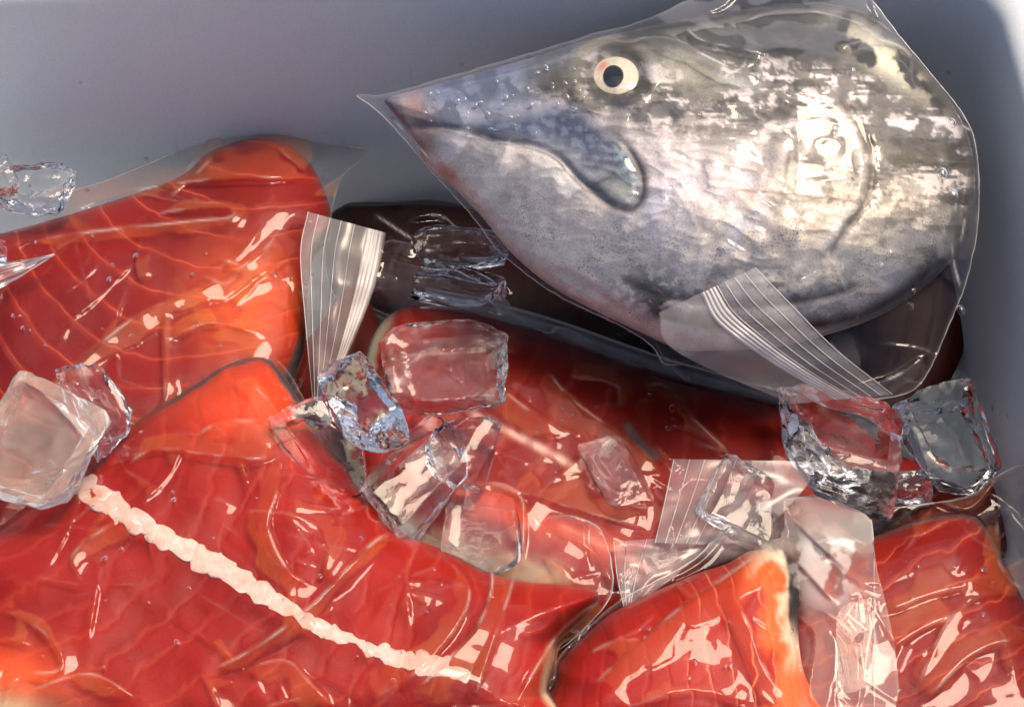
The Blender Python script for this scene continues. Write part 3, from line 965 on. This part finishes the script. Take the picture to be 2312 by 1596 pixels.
MAX_P = smooth_closed([(1180, 262), (1260, 240), (1330, 268), (1395, 318), (1438, 385), (1442, 440), (1415, 466), (1360, 440), (1300, 392), (1262, 350), (1200, 326), (1130, 316), (1070, 300), (1100, 275)])
JAWLINE = [(925, 284), (990, 288), (1060, 296), (1130, 318), (1200, 330), (1262, 358), (1310, 405), (1370, 448)]
GILL1 = [(1868, 215), (1925, 290), (1948, 390), (1925, 470), (1880, 530), (1850, 590)]


def ns_relief(x, y):
    """bony ridges under the skin"""
    r = line_mask(x, y, [(1480, 225), (1650, 235), (1800, 215)], 20) + 0.8 * line_mask(x, y, [(1500, 330), (1600, 480), (1760, 560)], 26)
    r += line_mask(x, y, [(1770, 300), (1755, 420), (1790, 540)], 22) - 0.8 * line_mask(x, y, [(1800, 300), (1785, 420), (1815, 530)], 12)
    return r + 0.5 * (1 - np.abs(perlin(x / 90, y / 40, 15))) ** 4


def relief(x, y, d):
    h = np.zeros(x.shape)
    sm = sdist(x, y, MAX_P)
    h += 0.0007 * sstep(-4, 20, sm) * sstep(270, 340, y)
    h -= 0.0012 * np.exp(-((sm + 8) / 9) ** 2) * sstep(1240, 1340, x) * sstep(300, 360, y)
    h -= 0.0014 * line_mask(x, y, JAWLINE, 9, 0.05)
    h += 0.0008 * line_mask(x, y, GILL1, 18) - 0.0016 * line_mask(x, y, [(px + 22, py) for px, py in GILL1], 9)
    h -= 0.0014 * line_mask(x, y, [(1380, 625), (1520, 672), (1700, 690), (1850, 670), (1960, 640)], 12)
    h -= 0.0020 * line_mask(x, y, [(1430, 690), (1560, 726), (1750, 738), (1920, 720), (2040, 660), (2140, 560)], 12)
    h += 0.0007 * ns_relief(x, y) - 0.0016 * line_mask(x, y, [(1250, 600), (1340, 660), (1440, 720), (1540, 760)], 10)
    e = np.hypot((x - EYE[0]), (y - EYE[1]) * 1.1)
    h -= 0.0024 * np.exp(-(e / 62) ** 2)
    h += 0.0012 * np.exp(-((e - 82) / 16) ** 2)
    h -= 0.0012 * np.exp(-((x - 1222) / 24) ** 2 - ((y - 205) / 14) ** 2)
    h += 0.0006 * fbm(x / 120, y / 120, 7, 3) + 0.00005 * fbm(x / 16, y / 16, 9, 2)
    return h * sstep(0, 14, d)


def head_col(x, y, d):
    n1, n2, n3 = fbm(x / 170, y / 110, 71, 4), fbm(x / 60, y / 60, 72, 4), fbm(x / 22, y / 22, 73, 3)
    ns = fbm(x / 130 + 0.3 * n2, y / 34, 74, 5, 0.62)          # long streaks along the head
    nm = fbm(x / 85, y / 75, 75, 6, 0.66)                      # ragged mottling
    C_ = np.tile(np.array([0.70, 0.68, 0.71]), (len(x), 1))

    def lay(m, rgb):
        nonlocal C_
        m = np.clip(m, 0, 1)[:, None]
        C_ = C_ * (1 - m) + np.array(rgb) * m
    g = lambda cx, cy, rx, ry, a=0: np.exp(-(((x - cx) * math.cos(R(a)) + (y - cy) * math.sin(R(a))) / rx) ** 2 - ((-(x - cx) * math.sin(R(a)) + (y - cy) * math.cos(R(a))) / ry) ** 2)
    # silver cheek; warm sun on the gill cover painted into its cream
    lay(0.9 * g(1850, 470, 280, 190, 10), (0.82, 0.74, 0.62))
    lay(0.95 * g(1990, 510, 130, 120), (0.84, 0.77, 0.63))
    lay(0.6 * g(1600, 400, 150, 90), (0.74, 0.68, 0.74))
    lay(0.55 * sstep(0.0, 0.25, n2) * g(1640, 520, 160, 90), (0.56, 0.62, 0.80))
    # dark band from the eye backwards and mottled upper flank
    up = np.interp(x, [1300, 1500, 1700, 1850, 2000, 2200], [300, 330, 345, 360, 420, 560])
    flank = sstep(60, -120, y - up)
    lay(0.92 * flank * sstep(-0.30, 0.12, nm + 0.12), (0.10, 0.10, 0.10))
    lay(0.85 * flank * sstep(0.0, 0.22, ns), (0.035, 0.035, 0.034))
    lay(0.85 * g(1690, 270, 190, 42, 6) * sstep(-0.4, 0.1, ns), (0.09, 0.09, 0.10))
    lay(0.8 * sstep(0.02, 0.22, nm) * g(2060, 400, 150, 150, 30), (0.11, 0.10, 0.075))
    lay(0.75 * sstep(0.08, 0.22, fbm(x / 60, y / 90, 92, 5, 0.65)) * g(1930, 370, 230, 150), (0.10, 0.095, 0.085))
    lay(0.5 * sstep(0.0, 0.2, ns) * g(1760, 340, 90, 50), (0.70, 0.66, 0.62))
    # dark back
    top2 = np.interp(x, [900, 1200, 1330, 1480, 1600, 1800, 2000, 2200], [165, 150, 128, 100, 125, 150, 160, 300])
    lay(0.96 * sstep(26, -26, y - top2 + 22 * n2), (0.028, 0.030, 0.030))
    lay(0.85 * g(1545, 158, 105, 42, 8), (0.37, 0.375, 0.32))
    lay(0.9 * g(2000, 135, 110, 34, 38) * sstep(-0.2, 0.15, n2 + 0.1), (0.80, 0.78, 0.62))
    lay(0.8 * g(1660, 190, 60, 16, 10), (0.46, 0.47, 0.44))
    # snout, painted bluer for the back wall's cool shade on it
    sn = sstep(1300, 1120, x + 0.5 * (y - 220)) * sstep(310, 280, y)
    lay(0.96 * sn, (0.13, 0.17, 0.27))
    lay(0.75 * g(1070, 262, 90, 18, 8), (0.40, 0.43, 0.54))
    lay(0.9 * sn * sstep(-0.1, 0.25, n2 + 0.1), (0.06, 0.08, 0.14))
    lay(0.7 * g(1180, 262, 80, 30, 6), (0.38, 0.42, 0.54))
    lay(0.9 * g(930, 240, 34, 40), (0.30, 0.20, 0.19))
    # patch before the eye and the ring round it
    lay(0.95 * g(1255, 182, 66, 48, 10), (0.062, 0.056, 0.042))
    e = np.hypot((x - EYE[0]), (y - EYE[1]) * 1.1)
    lay(0.75 * np.exp(-((e - 60) / 18) ** 2), (0.045, 0.045, 0.040))
    lay(0.7 * np.exp(-((e - 94) / 12) ** 2) * sstep(40, -40, x - EYE[0]), (0.27, 0.26, 0.22))
    lay(0.9 * g(1400, 236, 50, 12, 4), (0.03, 0.032, 0.05))
    lay(0.9 * g(1232, 200, 22, 9, 8), (0.02, 0.02, 0.03))
    # upper jaw plate
    sm = sdist(x, y, MAX_P)
    inn = sstep(np.where(y < 320, -34, -6), np.where(y < 320, 26, 10), sm)
    lay(0.97 * inn, (0.035, 0.055, 0.12))
    lay(0.6 * inn * sstep(0.0, 0.3, n3), (0.13, 0.18, 0.26))
    lay(0.9 * inn * g(1405, 438, 60, 34, 40), (0.50, 0.53, 0.50))
    lay(0.8 * inn * g(1412, 370, 24, 60, -15) * sstep(-0.4, 0.2, n3), (0.26, 0.36, 0.42))
    lay(0.85 * inn * g(1300, 385, 24, 70, -46), (0.46, 0.48, 0.54))
    lay(0.9 * np.exp(-((sm + 9) / 9) ** 2) * sstep(1240, 1330, x) * sstep(290, 350, y), (0.025, 0.028, 0.035))
    # lower jaw
    jl = np.interp(x, [900, 990, 1060, 1130, 1200, 1262, 1310, 1370], [284, 288, 296, 318, 330, 358, 405, 448])
    low = sstep(0, 16, y - jl) * sstep(1420, 1330, x) * sstep(-2, -14, sm)
    lay(low * 0.9, (0.70, 0.66, 0.65))
    lay(0.6 * line_mask(x, y, JAWLINE, 6, 0.03), (0.05, 0.06, 0.085))
    lay(0.95 * g(952, 330, 36, 46, 20), (0.28, 0.10, 0.075))
    lay(0.95 * g(1008, 400, 46, 30, 50), (0.50, 0.17, 0.08))
    lay(0.55 * g(1060, 470, 34, 26, 50), (0.60, 0.34, 0.20))
    lay(0.75 * g(1250, 400, 70, 34, 40), (0.82, 0.84, 0.84))
    lay(0.85 * g(1250, 560, 230, 62, 38), (0.92, 0.85, 0.80))
    lay(0.5 * sstep(0.0, 0.3, nm) * g(1200, 470, 130, 50, 30), (0.42, 0.41, 0.47))
    # throat blotches and folds
    lay(0.95 * sstep(-0.05, 0.18, nm + 0.08) * g(1500, 685, 110, 46, 30), (0.055, 0.048, 0.045))
    lay(0.8 * sstep(-0.05, 0.2, nm) * g(1700, 650, 240, 50, 5), (0.15, 0.145, 0.14))
    lay(0.6 * sstep(0.0, 0.2, n2 + 0.4 * n3) * g(1640, 590, 230, 60, 12), (0.30, 0.31, 0.35))
    lay(0.92 * sstep(-0.2, 0.2, n2 + 0.15) * g(2140, 620, 80, 100, 40), (0.05, 0.05, 0.06))  # side rim's shadow on the lower right painted dark
    lay(0.95 * line_mask(x, y, [(1430, 690), (1560, 726), (1750, 738), (1920, 720), (2040, 660), (2160, 550)], 15), (0.03, 0.03, 0.035))
    lay(0.75 * line_mask(x, y, [(1380, 625), (1520, 672), (1700, 690), (1850, 670), (1960, 640)], 9), (0.10, 0.085, 0.08))
    lay(0.65 * line_mask(x, y, [(1640, 428), (1800, 440), (1950, 458)], 3), (0.24, 0.12, 0.10))
    lay(0.5 * line_mask(x, y, [(1850, 530), (1930, 540), (1990, 520)], 4), (0.30, 0.24, 0.22))
    lay(0.6 * line_mask(x, y, [(1840, 300), (1790, 330), (1770, 420), (1765, 470)], 7), (0.14, 0.13, 0.12))
    lay(0.35 * line_mask(x, y, GILL1, 12), (0.90, 0.85, 0.74))
    lay(0.75 * line_mask(x, y, [(px + 20, py) for px, py in GILL1], 7), (0.14, 0.125, 0.11))
    lay(0.6 * sstep(26, 6, d) * sstep(1950, 2100, x), (0.10, 0.09, 0.08))  # right edge darkened for the same rim shadow
    return np.concatenate([np.clip(C_ * (1 + 0.10 * n3)[:, None], 0.01, 0.95), np.ones((len(x), 1))], 1)


def build_head():
    root = tag(empty('salmon', None), 'silver grey salmon head with a round pale eye, snout pointing away from side wall', 'fish head')
    x, y, d, F, bd = clip_grid(HOUT, 4)
    V = PW(x, y, head_w(x, y, d) + relief(x, y, d))
    VB = PW(x, y, 0.036 - head_w(x, y, d) * 0.85 - 0.003)
    n = len(V)
    inn = np.nonzero(~bd)[0]
    mp = np.where(bd, np.arange(n), -1)
    mp[inn] = n + np.arange(len(inn))
    t = NT('salmon_skin')
    ob = t.obj()
    pa = t.attr('paint').outputs['Color']
    sp = t.attr('speck').outputs['Fac']
    vo = t.n('TexVoronoi')
    vo.inputs['Scale'].default_value = 1050
    vo.inputs['Randomness'].default_value = 1.0
    t.l(ob, vo.inputs['Vector'])
    dots = t.mapr(vo.outputs['Distance'], 0.40, 0.25, 0, 1)
    dots = t.math('MULTIPLY', t.math('MULTIPLY', dots, sp), t.mapr(t.noise(ob, 90, 4, 0.65), 0.46, 0.64, 0, 0.7))
    gr = t.noise(ob, 1300, 3, 0.75)
    col = t.mixc(t.mapr(gr, 0.42, 0.66, 0, 0.5), pa, t.mixc(1.0, pa, (0.45, 0.45, 0.47), 'MULTIPLY'))
    mp_ = t.n('Mapping')
    mp_.inputs['Rotation'].default_value = (0, 0, 0.2)
    mp_.inputs['Scale'].default_value = (0.16, 1, 1)
    t.l(ob, mp_.inputs['Vector'])
    strk = t.noise(mp_.outputs[0], 420, 3, 0.7)
    col = t.mixc(t.mapr(strk, 0.60, 0.75, 0, 0.35), col, t.mixc(1.0, col, (0.4, 0.38, 0.36), 'MULTIPLY'))
    hue = t.noise(ob, 48, 3, 0.5)
    col = t.mixc(t.mapr(hue, 0.55, 0.72, 0, 0.30), col, t.mixc(1.0, col, (0.78, 0.88, 1.25), 'MULTIPLY'))
    col = t.mixc(dots, col, (0.05, 0.052, 0.06))
    b = t.n('BsdfPrincipled')
    t.l(col, b.inputs['Base Color'])
    b.inputs['Roughness'].default_value = 0.48
    b.inputs['Metallic'].default_value = 0.10
    b.inputs['Specular IOR Level'].default_value = 0.25
    t.l(t.bump(gr, 0.2, 0.0005), b.inputs['Normal'])
    o = mesh_np('head', np.vstack([V, VB[inn]]), np.vstack([F, mp[F][:, ::-1]]), t.done(b.outputs[0]), root)
    cl = head_col(x, y, d)
    attr_c(o, 'paint', np.vstack([cl, cl[inn]]))
    s = sstep(380, 500, y) * sstep(1060, 1200, x) * sstep(0, 30, d)
    attr_f(o, 'speck', np.concatenate([s, s[inn]]))
    # the eye: a pale iris ball with a dark pupil and a clear wet dome
    ex, ey = EYE
    w0 = float(head_w(np.array([ex * 1.0]), np.array([ey * 1.0]), sdist(np.array([ex * 1.0]), np.array([ey * 1.0]), HOUT))[0]) - 0.0016

    def disc(name, cx, cy, r, asp, hgt, mat, parent, wb, nr=16, na=48, rot=0.0, power=2.0):
        V, Fq = [], []
        for i in range(nr + 1):
            for k in range(na):
                a = 2 * np.pi * k / na
                q = i / nr
                dx, dy = r * q * math.cos(a), r * q * asp * math.sin(a)
                X = cx + dx * math.cos(rot) - dy * math.sin(rot)
                Y = cy + dx * math.sin(rot) + dy * math.cos(rot)
                V.append((X, Y, wb + hgt * (1 - q ** power)))
        V = np.array(V)
        V[:, 2] += head_w(V[:, 0], V[:, 1], sdist(V[:, 0], V[:, 1], HOUT)) - w0 - 0.0009
        Fq = [[i * na + k, (i + 1) * na + k, (i + 1) * na + (k + 1) % na, i * na + (k + 1) % na] for i in range(nr) for k in range(na)]
        return mesh_np(name, PW(V[:, 0], V[:, 1], V[:, 2]), Fq, mat, parent), V
    ti = NT('eye_iris')
    oi = ti.obj()
    bi = ti.n('BsdfPrincipled')
    pcol = ti.attr('paint').outputs['Color']
    ti.l(ti.mixc(ti.mapr(ti.noise(oi, 700, 3), 0.45, 0.7, 0, 0.3), pcol, (0.35, 0.28, 0.16)), bi.inputs['Base Color'])
    bi.inputs['Roughness'].default_value = 0.15
    iris, IV = disc('eye', ex, ey, 52, 0.82, 0.0026, ti.done(bi.outputs[0]), root, w0, rot=0.12)
    q = np.hypot(IV[:, 0] - ex, (IV[:, 1] - ey) * 1.2) / 54
    an = np.arctan2(IV[:, 1] - ey, IV[:, 0] - ex)
    ic = np.tile([0.56, 0.53, 0.45, 1.0], (len(IV), 1))
    m = (np.exp(-((an + 2.5) / 0.5) ** 2) * sstep(0.45, 0.7, q) * sstep(0.98, 0.8, q))[:, None] * 0.8
    ic[:, :3] = ic[:, :3] * (1 - m) + np.array([0.38, 0.12, 0.09]) * m
    m = (np.exp(-((an + 1.7) / 0.35) ** 2) * sstep(0.4, 0.6, q))[:, None] * 0.6
    ic[:, :3] = ic[:, :3] * (1 - m) + np.array([0.28, 0.42, 0.36]) * m
    m = sstep(0.90, 1.0, q)[:, None]
    ic[:, :3] = ic[:, :3] * (1 - m) + np.array([0.05, 0.05, 0.045]) * m
    attr_c(iris, 'paint', ic)
    disc('pupil', ex - 6, ey + 0, 23, 1.02, 0.0006, mat_plain('eye_pupil', (0.008, 0.009, 0.014), 0.06, 0.6, 0), iris, w0 + 0.0025, rot=0.0)
    return root


build_head()

# bag round the head
bagH = tag(empty('plastic_bag', None), 'clear wet bag round the salmon head, with a ribbed zip flap hanging from it', 'plastic bag', BG)


def zH(x, y):
    d = sdist(x, y, HOUT)
    return np.where(d > 0, head_w(x, y, np.maximum(d, 0)), 0.018 + np.maximum(d, -160) * 0.00005) + 0.0008 * sstep(-20, 40, d) + np.where(d > 0, np.maximum(relief(x, y, np.maximum(d, 0)), 0), 0)


MH = M_FILMHEAD
build_film(bagH, [(806, 216), (860, 214), (940, 194), (1080, 154), (1210, 116), (1300, 88), (1400, 60), (1470, 40), (1560, 0), (1700, -40), (1900, -50), (1968, 0), (2030, 80), (2100, 165), (2165, 245), (2198, 310), (2210, 400), (2206, 520), (2180, 640), (2140, 740), (2090, 850), (2040, 890), (1940, 905), (1800, 895), (1640, 850), (1520, 818), (1498, 820), (1470, 780), (1400, 735), (1250, 662), (1130, 570), (1062, 482), (985, 400), (945, 352), (900, 300), (850, 250)],
    zH, [([(1160, 300), (1120, 370), (1070, 450), (1055, 480)], 2.4, 6), ([(1400, 95), (1500, 85), (1600, 130), (1680, 165), (1740, 168)], 3.4, 8), ([(1540, 50), (1580, 90), (1660, 110), (1760, 130)], 3.2, 8),
         ([(1660, 60), (1760, 20), (1860, 30), (1960, 60)], 3.0, 8), ([(1880, 120), (1960, 90), (2040, 110), (2060, 160), (1990, 200)], 3.0, 8), ([(1260, 640), (1340, 690), (1400, 740)], 2.2, 6),
         ([(1460, 640), (1560, 700), (1680, 730)], 2.0, 6), ([(2160, 440), (2150, 560), (2170, 660)], 3.0, 7), ([(2185, 330), (2175, 520), (2140, 600)], 2.6, 7), ([(2060, 260), (2150, 275), (2200, 300)], 2.2, 8),
         ([(1860, 560), (1900, 640), (1950, 740)], 2.0, 6), ([(880, 260), (960, 350), (1040, 450)], 2.0, 6), ([(1870, 690), (1880, 780), (1960, 860)], 2.2, 6), ([(1930, 200), (1960, 320), (1940, 430), (1870, 540)], 0.9, 6),
         ([(1280, 130), (1330, 95), (1420, 80)], 2.0, 9), ([(1900, 880), (2020, 850), (2100, 790)], 2.6, 8)],
    401, 12, 1.5, step=4, mat=MH, scale=150, stretch=2.2, P=PW, liftbias=-0.05, rag=3, xlift=lambda x, y: -1.2 * np.exp(-((x - 1330) / 130) ** 2 - ((y - 350) / 110) ** 2) + 1.9 * sstep(1440, 1520, x) * sstep(150, 90, y + 0.10 * (1700 - x)) * sstep(-0.02, 0.04, fbm(x / 110, y / 55, 21, 2)) + 0.6 * sstep(1340, 1240, x) * sstep(-40, 10, 300 - y))
flH, ptH = patch_sheet(bagH, 'zip_flap', [(1488, 706), (1510, 780), (1640, 850), (1790, 912)], [(1706, 604), (1790, 690), (1890, 790), (2016, 890)], [.046, .044, .036, .028], [.064, .060, .050, .034], M_ZIP, bow=0.003, P=PW, seed=8, wob=0.0012)
ribs(flH, ptH, [0.60, 0.68, 0.78, 0.88, 0.995], 0.00015, M_RIB, P=PW)
band(flH, ptH, 0.43, 0.58, M_RIB, P=PW, up=0.0010)
seam(bagH, [(1968, 0), (2030, 80), (2100, 165), (2165, 245), (2198, 310), (2210, 400), (2206, 520), (2180, 640), (2140, 740), (2090, 850), (2040, 890), (1940, 905)], zH, 0.00022, PW, 0.0005)
seam(bagH, [(806, 216), (850, 250), (900, 300), (945, 352), (985, 400), (1062, 482), (1130, 570), (1250, 662), (1400, 735), (1470, 780), (1498, 820), (1540, 822)], zH, 0.00024, PW, 0.0005)
# loose zip ends of bags mostly out of sight
bagZ = tag(empty('plastic_bag', None), 'small ribbed corner of a zip bag poking in at the picture edge', 'plastic bag', BG)
flZ, ptZ = patch_sheet(bagZ, 'zip_flap', [(-60, 600), (10, 592), (60, 585), (122, 573)], [(-60, 690), (0, 652), (60, 618), (123, 576)], [.128, .128, .128, .128], [.125, .126, .127, .128], M_ZIP, seed=9)
ribs(flZ, ptZ, [0.15, 0.4, 0.65, 0.9], 0.00015, M_RIB)
bagY = tag(empty('plastic_bag', None), 'narrow clear zip strip between the big fillet bag and the striped fillet bag', 'plastic bag', BG)
flY, ptY = patch_sheet(bagY, 'zip_flap', [(1383, 1222), (1392, 1300), (1410, 1378)], [(1640, 1206), (1560, 1270), (1450, 1360)], [.110, .110, .108], [.112, .112, .110], M_ZIP, seed=10)
ribs(flY, ptY, [0.01, 0.12, 0.3], 0.00015, M_RIB)


# ------------------------------------------------------------------ ice
def ice(label, cx, cy, z, size, rot, seed, dent=0.35, chip=0.08, k=14.0, name='ice_cube', P=PZ, cuts=21, skew=0.27):
    rng = np.random.RandomState(seed)
    bm = bmesh.new()
    bmesh.ops.create_cube(bm, size=2)
    bmesh.ops.subdivide_edges(bm, edges=bm.edges[:], cuts=cuts, use_grid_fill=True)
    V = np.array([v.co[:] for v in bm.verts])
    V = V / (np.sum(np.abs(V) ** k, 1) ** (1 / k))[:, None] * 0.98
    cor = rng.uniform(-skew, skew, (2, 2, 2, 3))
    t = (V + 1) / 2
    off = np.zeros_like(V)
    for a in (0, 1):
        for b in (0, 1):
            for c_ in (0, 1):
                wgt = (t[:, 0] if a else 1 - t[:, 0]) * (t[:, 1] if b else 1 - t[:, 1]) * (t[:, 2] if c_ else 1 - t[:, 2])
                off += wgt[:, None] * cor[a, b, c_]
    f = sstep(0.80, 0.62, np.abs(V[:, 0])) * sstep(0.80, 0.62, np.abs(V[:, 1]))
    dz = np.where(V[:, 2] > 0.5, -dent * f, 0)
    V = V + off
    V[:, 2] += dz
    for _ in range(13):
        pn = rng.normal(size=3)
        pn /= np.linalg.norm(pn)
        pr = V @ pn
        V = V - pn * np.maximum(pr - rng.uniform(0.62, 0.92) * pr.max(), 0)[:, None] * 0.92
    n = V / (np.linalg.norm(V, axis=1)[:, None] + 1e-9)
    q = fbm(V[:, 0] * 1.6 + V[:, 2] * 1.1 + seed, V[:, 1] * 1.6 - V[:, 2] * 0.9, seed, 3)
    rd = 1 - np.abs(perlin(V[:, 0] * 2.7 + V[:, 2], V[:, 1] * 2.7 + V[:, 2] * 1.7 + seed, seed + 3)) * 1.4
    V = V + n * (0.6 * chip * q + chip * 0.5 * (np.clip(rd, 0, 1) - 0.5))[:, None]
    q2 = 1 - np.abs(perlin(V[:, 0] * 6 + V[:, 2] * 3, V[:, 1] * 6 + V[:, 2] * 4 + seed, seed + 8)) * 1.4
    rim = sstep(0.55, 0.9, np.sort(np.abs(V), 1)[:, 1])
    V = V + n * (0.5 * chip * rim * (np.clip(q2, 0, 1) - 0.6))[:, None]
    V = V * (np.array(size) * PX / 2)
    Mx = np.array(Euler([R(a) for a in rot], 'XYZ').to_matrix())
    V = V @ Mx.T + P(np.array([cx * 1.0]), np.array([cy * 1.0]), np.array([z]))
    edge = np.clip(rim * sstep(0.35, 0.8, q2) + 0.22 * sstep(0.25, 0.6, q), 0, 1)
    for v, co in zip(bm.verts, V):
        v.co = co
    me = bpy.data.meshes.new(name)
    bmesh.ops.recalc_face_normals(bm, faces=bm.faces)
    for e_ in bm.edges:
        e_.smooth = e_.calc_face_angle(0.0) < R(19)
    bm.to_mesh(me)
    bm.free()
    me.polygons.foreach_set('use_smooth', np.ones(len(me.polygons), bool))
    me.materials.append(M_ICE)
    a_ = me.attributes.new('edge', 'FLOAT', 'POINT')
    a_.data.foreach_set('value', edge.astype(np.float32))
    o = bpy.data.objects.new(name, me)
    COL.objects.link(o)
    tag(o, label, 'ice', 'loose ice on the bags')
    return o


big_ice = ice('large frosty ice block resting between the upper fillet bag and the backbone fillet bag', 95, 1000, 0.136, (240, 270, 90), (12, -8, -28), 1, dent=0.5, chip=0.09)
big_ice.data.materials[0] = mat_ice('frosty_ice', frosty=0.13)
ice('thin clear ice piece leaning behind the large frosty cube', 225, 925, 0.133, (105, 210, 80), (8, 18, 35), 2, dent=0.2, chip=0.10)
ice('grey ice lump on the bag edge against the back wall', 85, 425, 0.122, (175, 125, 70), (10, 5, 8), 3, dent=0.1)
ice('dark brown-tinged ice bit at the picture edge by the back wall', 0, 400, 0.124, (70, 80, 60), (0, 10, 20), 4, dent=0.0, chip=0.08)
ice('tiny ice sliver cut by the picture edge above the zip corner', -4, 568, 0.131, (40, 55, 40), (0, 10, 20), 5, dent=0.0, chip=0.08, cuts=8)
ice('dark rounded ice cube in the shade under the fish jaw', 1030, 567, 0.108, (205, 105, 80), (8, 0, -4), 6, dent=0.3, k=6)
ice('pale-ended ice cube lying just under the dark rounded cube', 1030, 650, 0.104, (200, 100, 75), (5, 0, -8), 7, dent=0.1, chip=0.06)
ice('broad flat reddish ice sheet in front of the upright zip flap', 1000, 830, 0.118, (270, 240, 55), (4, 2, 14), 8, dent=0.3, chip=0.07)
ice('tall rough reddish ice block standing on the clear cube', 812, 915, 0.138, (115, 215, 95), (-14, 6, 26), 9, dent=0.0, chip=0.07)
ice('bright faceted ice cube on the edge of the backbone fillet', 755, 1010, 0.131, (160, 210, 120), (10, -12, 30), 10, dent=0.3, chip=0.08)
ice('long clear ice cube lying across the pale edge of the middle fillet', 940, 1075, 0.121, (150, 280, 85), (0, 6, -38), 11, dent=0.4)
ice('clear ice cube wedged beside the backbone line of the middle fillet', 1050, 1010, 0.119, (130, 190, 80), (6, -4, -30), 12, dent=0.05, chip=0.09)
ice('flat clear ice square over the pale belly edge', 1085, 1195, 0.121, (190, 205, 22), (2, 2, -8), 13, dent=0.3, chip=0.03)
ice('largest clear ice cube with sharp edges below the head bag', 1895, 1000, 0.122, (290, 240, 140), (-7, 9, -14), 14, dent=0.22, chip=0.04)
ice('dark hollow ice cube against the tote side wall', 2150, 1000, 0.112, (205, 270, 100), (-6, 12, 12), 15, dent=0.4, chip=0.05)
ice('small blackish ice chunk at the foot of the largest cube', 2055, 1100, 0.112, (100, 60, 60), (0, 0, 8), 16, dent=0.0, chip=0.09)
ice('frosty ice cube half hidden behind the folded bag top', 1690, 1160, 0.116, (180, 170, 80), (6, 4, -24), 17, dent=0.4)
ice('thin clear ice flake lying on the middle fillet near the zip flap', 1395, 1070, 0.114, (105, 170, 9), (2, 2, 24), 18, dent=0.3, chip=0.04)


# ------------------------------------------------------------------ beads of water on the bags
def beads():
    t = NT('water_bead')
    g = t.n('BsdfGlass')
    g.inputs['IOR'].default_value = 1.33
    g.inputs['Roughness'].default_value = 0.0
    m = t.done(g.outputs[0])
    rng = np.random.RandomState(77)
    V, F = [], []

    def dome(x, y, z, r, P, asp, an):
        b = len(V)
        for i in range(4):
            q = math.cos(math.pi / 2 * i / 4)
            for k in range(9):
                a = 2 * math.pi * k / 9
                dx, dy = r * q * math.cos(a) * asp, r * q * math.sin(a)
                V.append(P(np.array([x + dx * math.cos(an) - dy * math.sin(an)]), np.array([y + dx * math.sin(an) + dy * math.cos(an)]), np.array([z + r * PX * 0.5 * math.sin(math.pi / 2 * i / 4)]))[0])
        V.append(P(np.array([x]), np.array([y]), np.array([z + r * PX * 0.5]))[0])
        for i in range(3):
            for k in range(9):
                F.append((b + i * 9 + k, b + i * 9 + (k + 1) % 9, b + (i + 1) * 9 + (k + 1) % 9, b + (i + 1) * 9 + k))
        for k in range(9):
            F.append((b + 27 + k, b + 27 + (k + 1) % 9, b + 36, b + 36))
    for x, y, r in [(2150, 278, 10), (2128, 392, 13), (2152, 440, 13), (2055, 690, 9), (2060, 655, 8), (1925, 160, 7), (1990, 600, 6), (2010, 570, 7), (1885, 290, 7), (2170, 700, 10)]:
        dome(x, y, float(zH(np.array([x * 1.0]), np.array([y * 1.0]))[0]) + 0.0012, r, PW, 1.2, 1.2)
    for _ in range(46):
        x, y = rng.uniform(950, 1330), rng.uniform(150, 300)
        z = float(zH(np.array([x]), np.array([y]))[0]) + 0.0010
        if sdist(np.array([x]), np.array([y]), HOUT)[0] > 6:
            dome(x, y, z, rng.uniform(2.5, 5.5), PW, rng.uniform(1, 1.8), rng.uniform(0, 3))
    for sl_, (x0, x1, y0, y1), n in ((A, (20, 640, 480, 780), 22), (B, (60, 1150, 960, 1560), 34), (C, (1150, 1700, 880, 1150), 16), (D, (1400, 1800, 1380, 1580), 14), (E, (2000, 2250, 1250, 1560), 14)):
        for _ in range(n):
            x, y = rng.uniform(x0, x1), rng.uniform(y0, y1)
            if sdist(np.array([x]), np.array([y]), sl_.out)[0] > 15:
                dome(x, y, float(sl_.top(np.array([x]), np.array([y]))[0]) + 0.0016, rng.choice([3, 4, 5, 7]), PZ, rng.uniform(1, 1.5), rng.uniform(0, 3))
    me = bpy.data.meshes.new('water_droplets')
    me.from_pydata([tuple(v) for v in V], [], [f if f[2] != f[3] else f[:3] for f in F])
    me.polygons.foreach_set('use_smooth', np.ones(len(me.polygons), bool))
    me.materials.append(m)
    o = bpy.data.objects.new('water_droplets', me)
    COL.objects.link(o)
    tag(o, 'tiny clear water beads scattered over the plastic bags', 'water', kind='stuff')


beads()
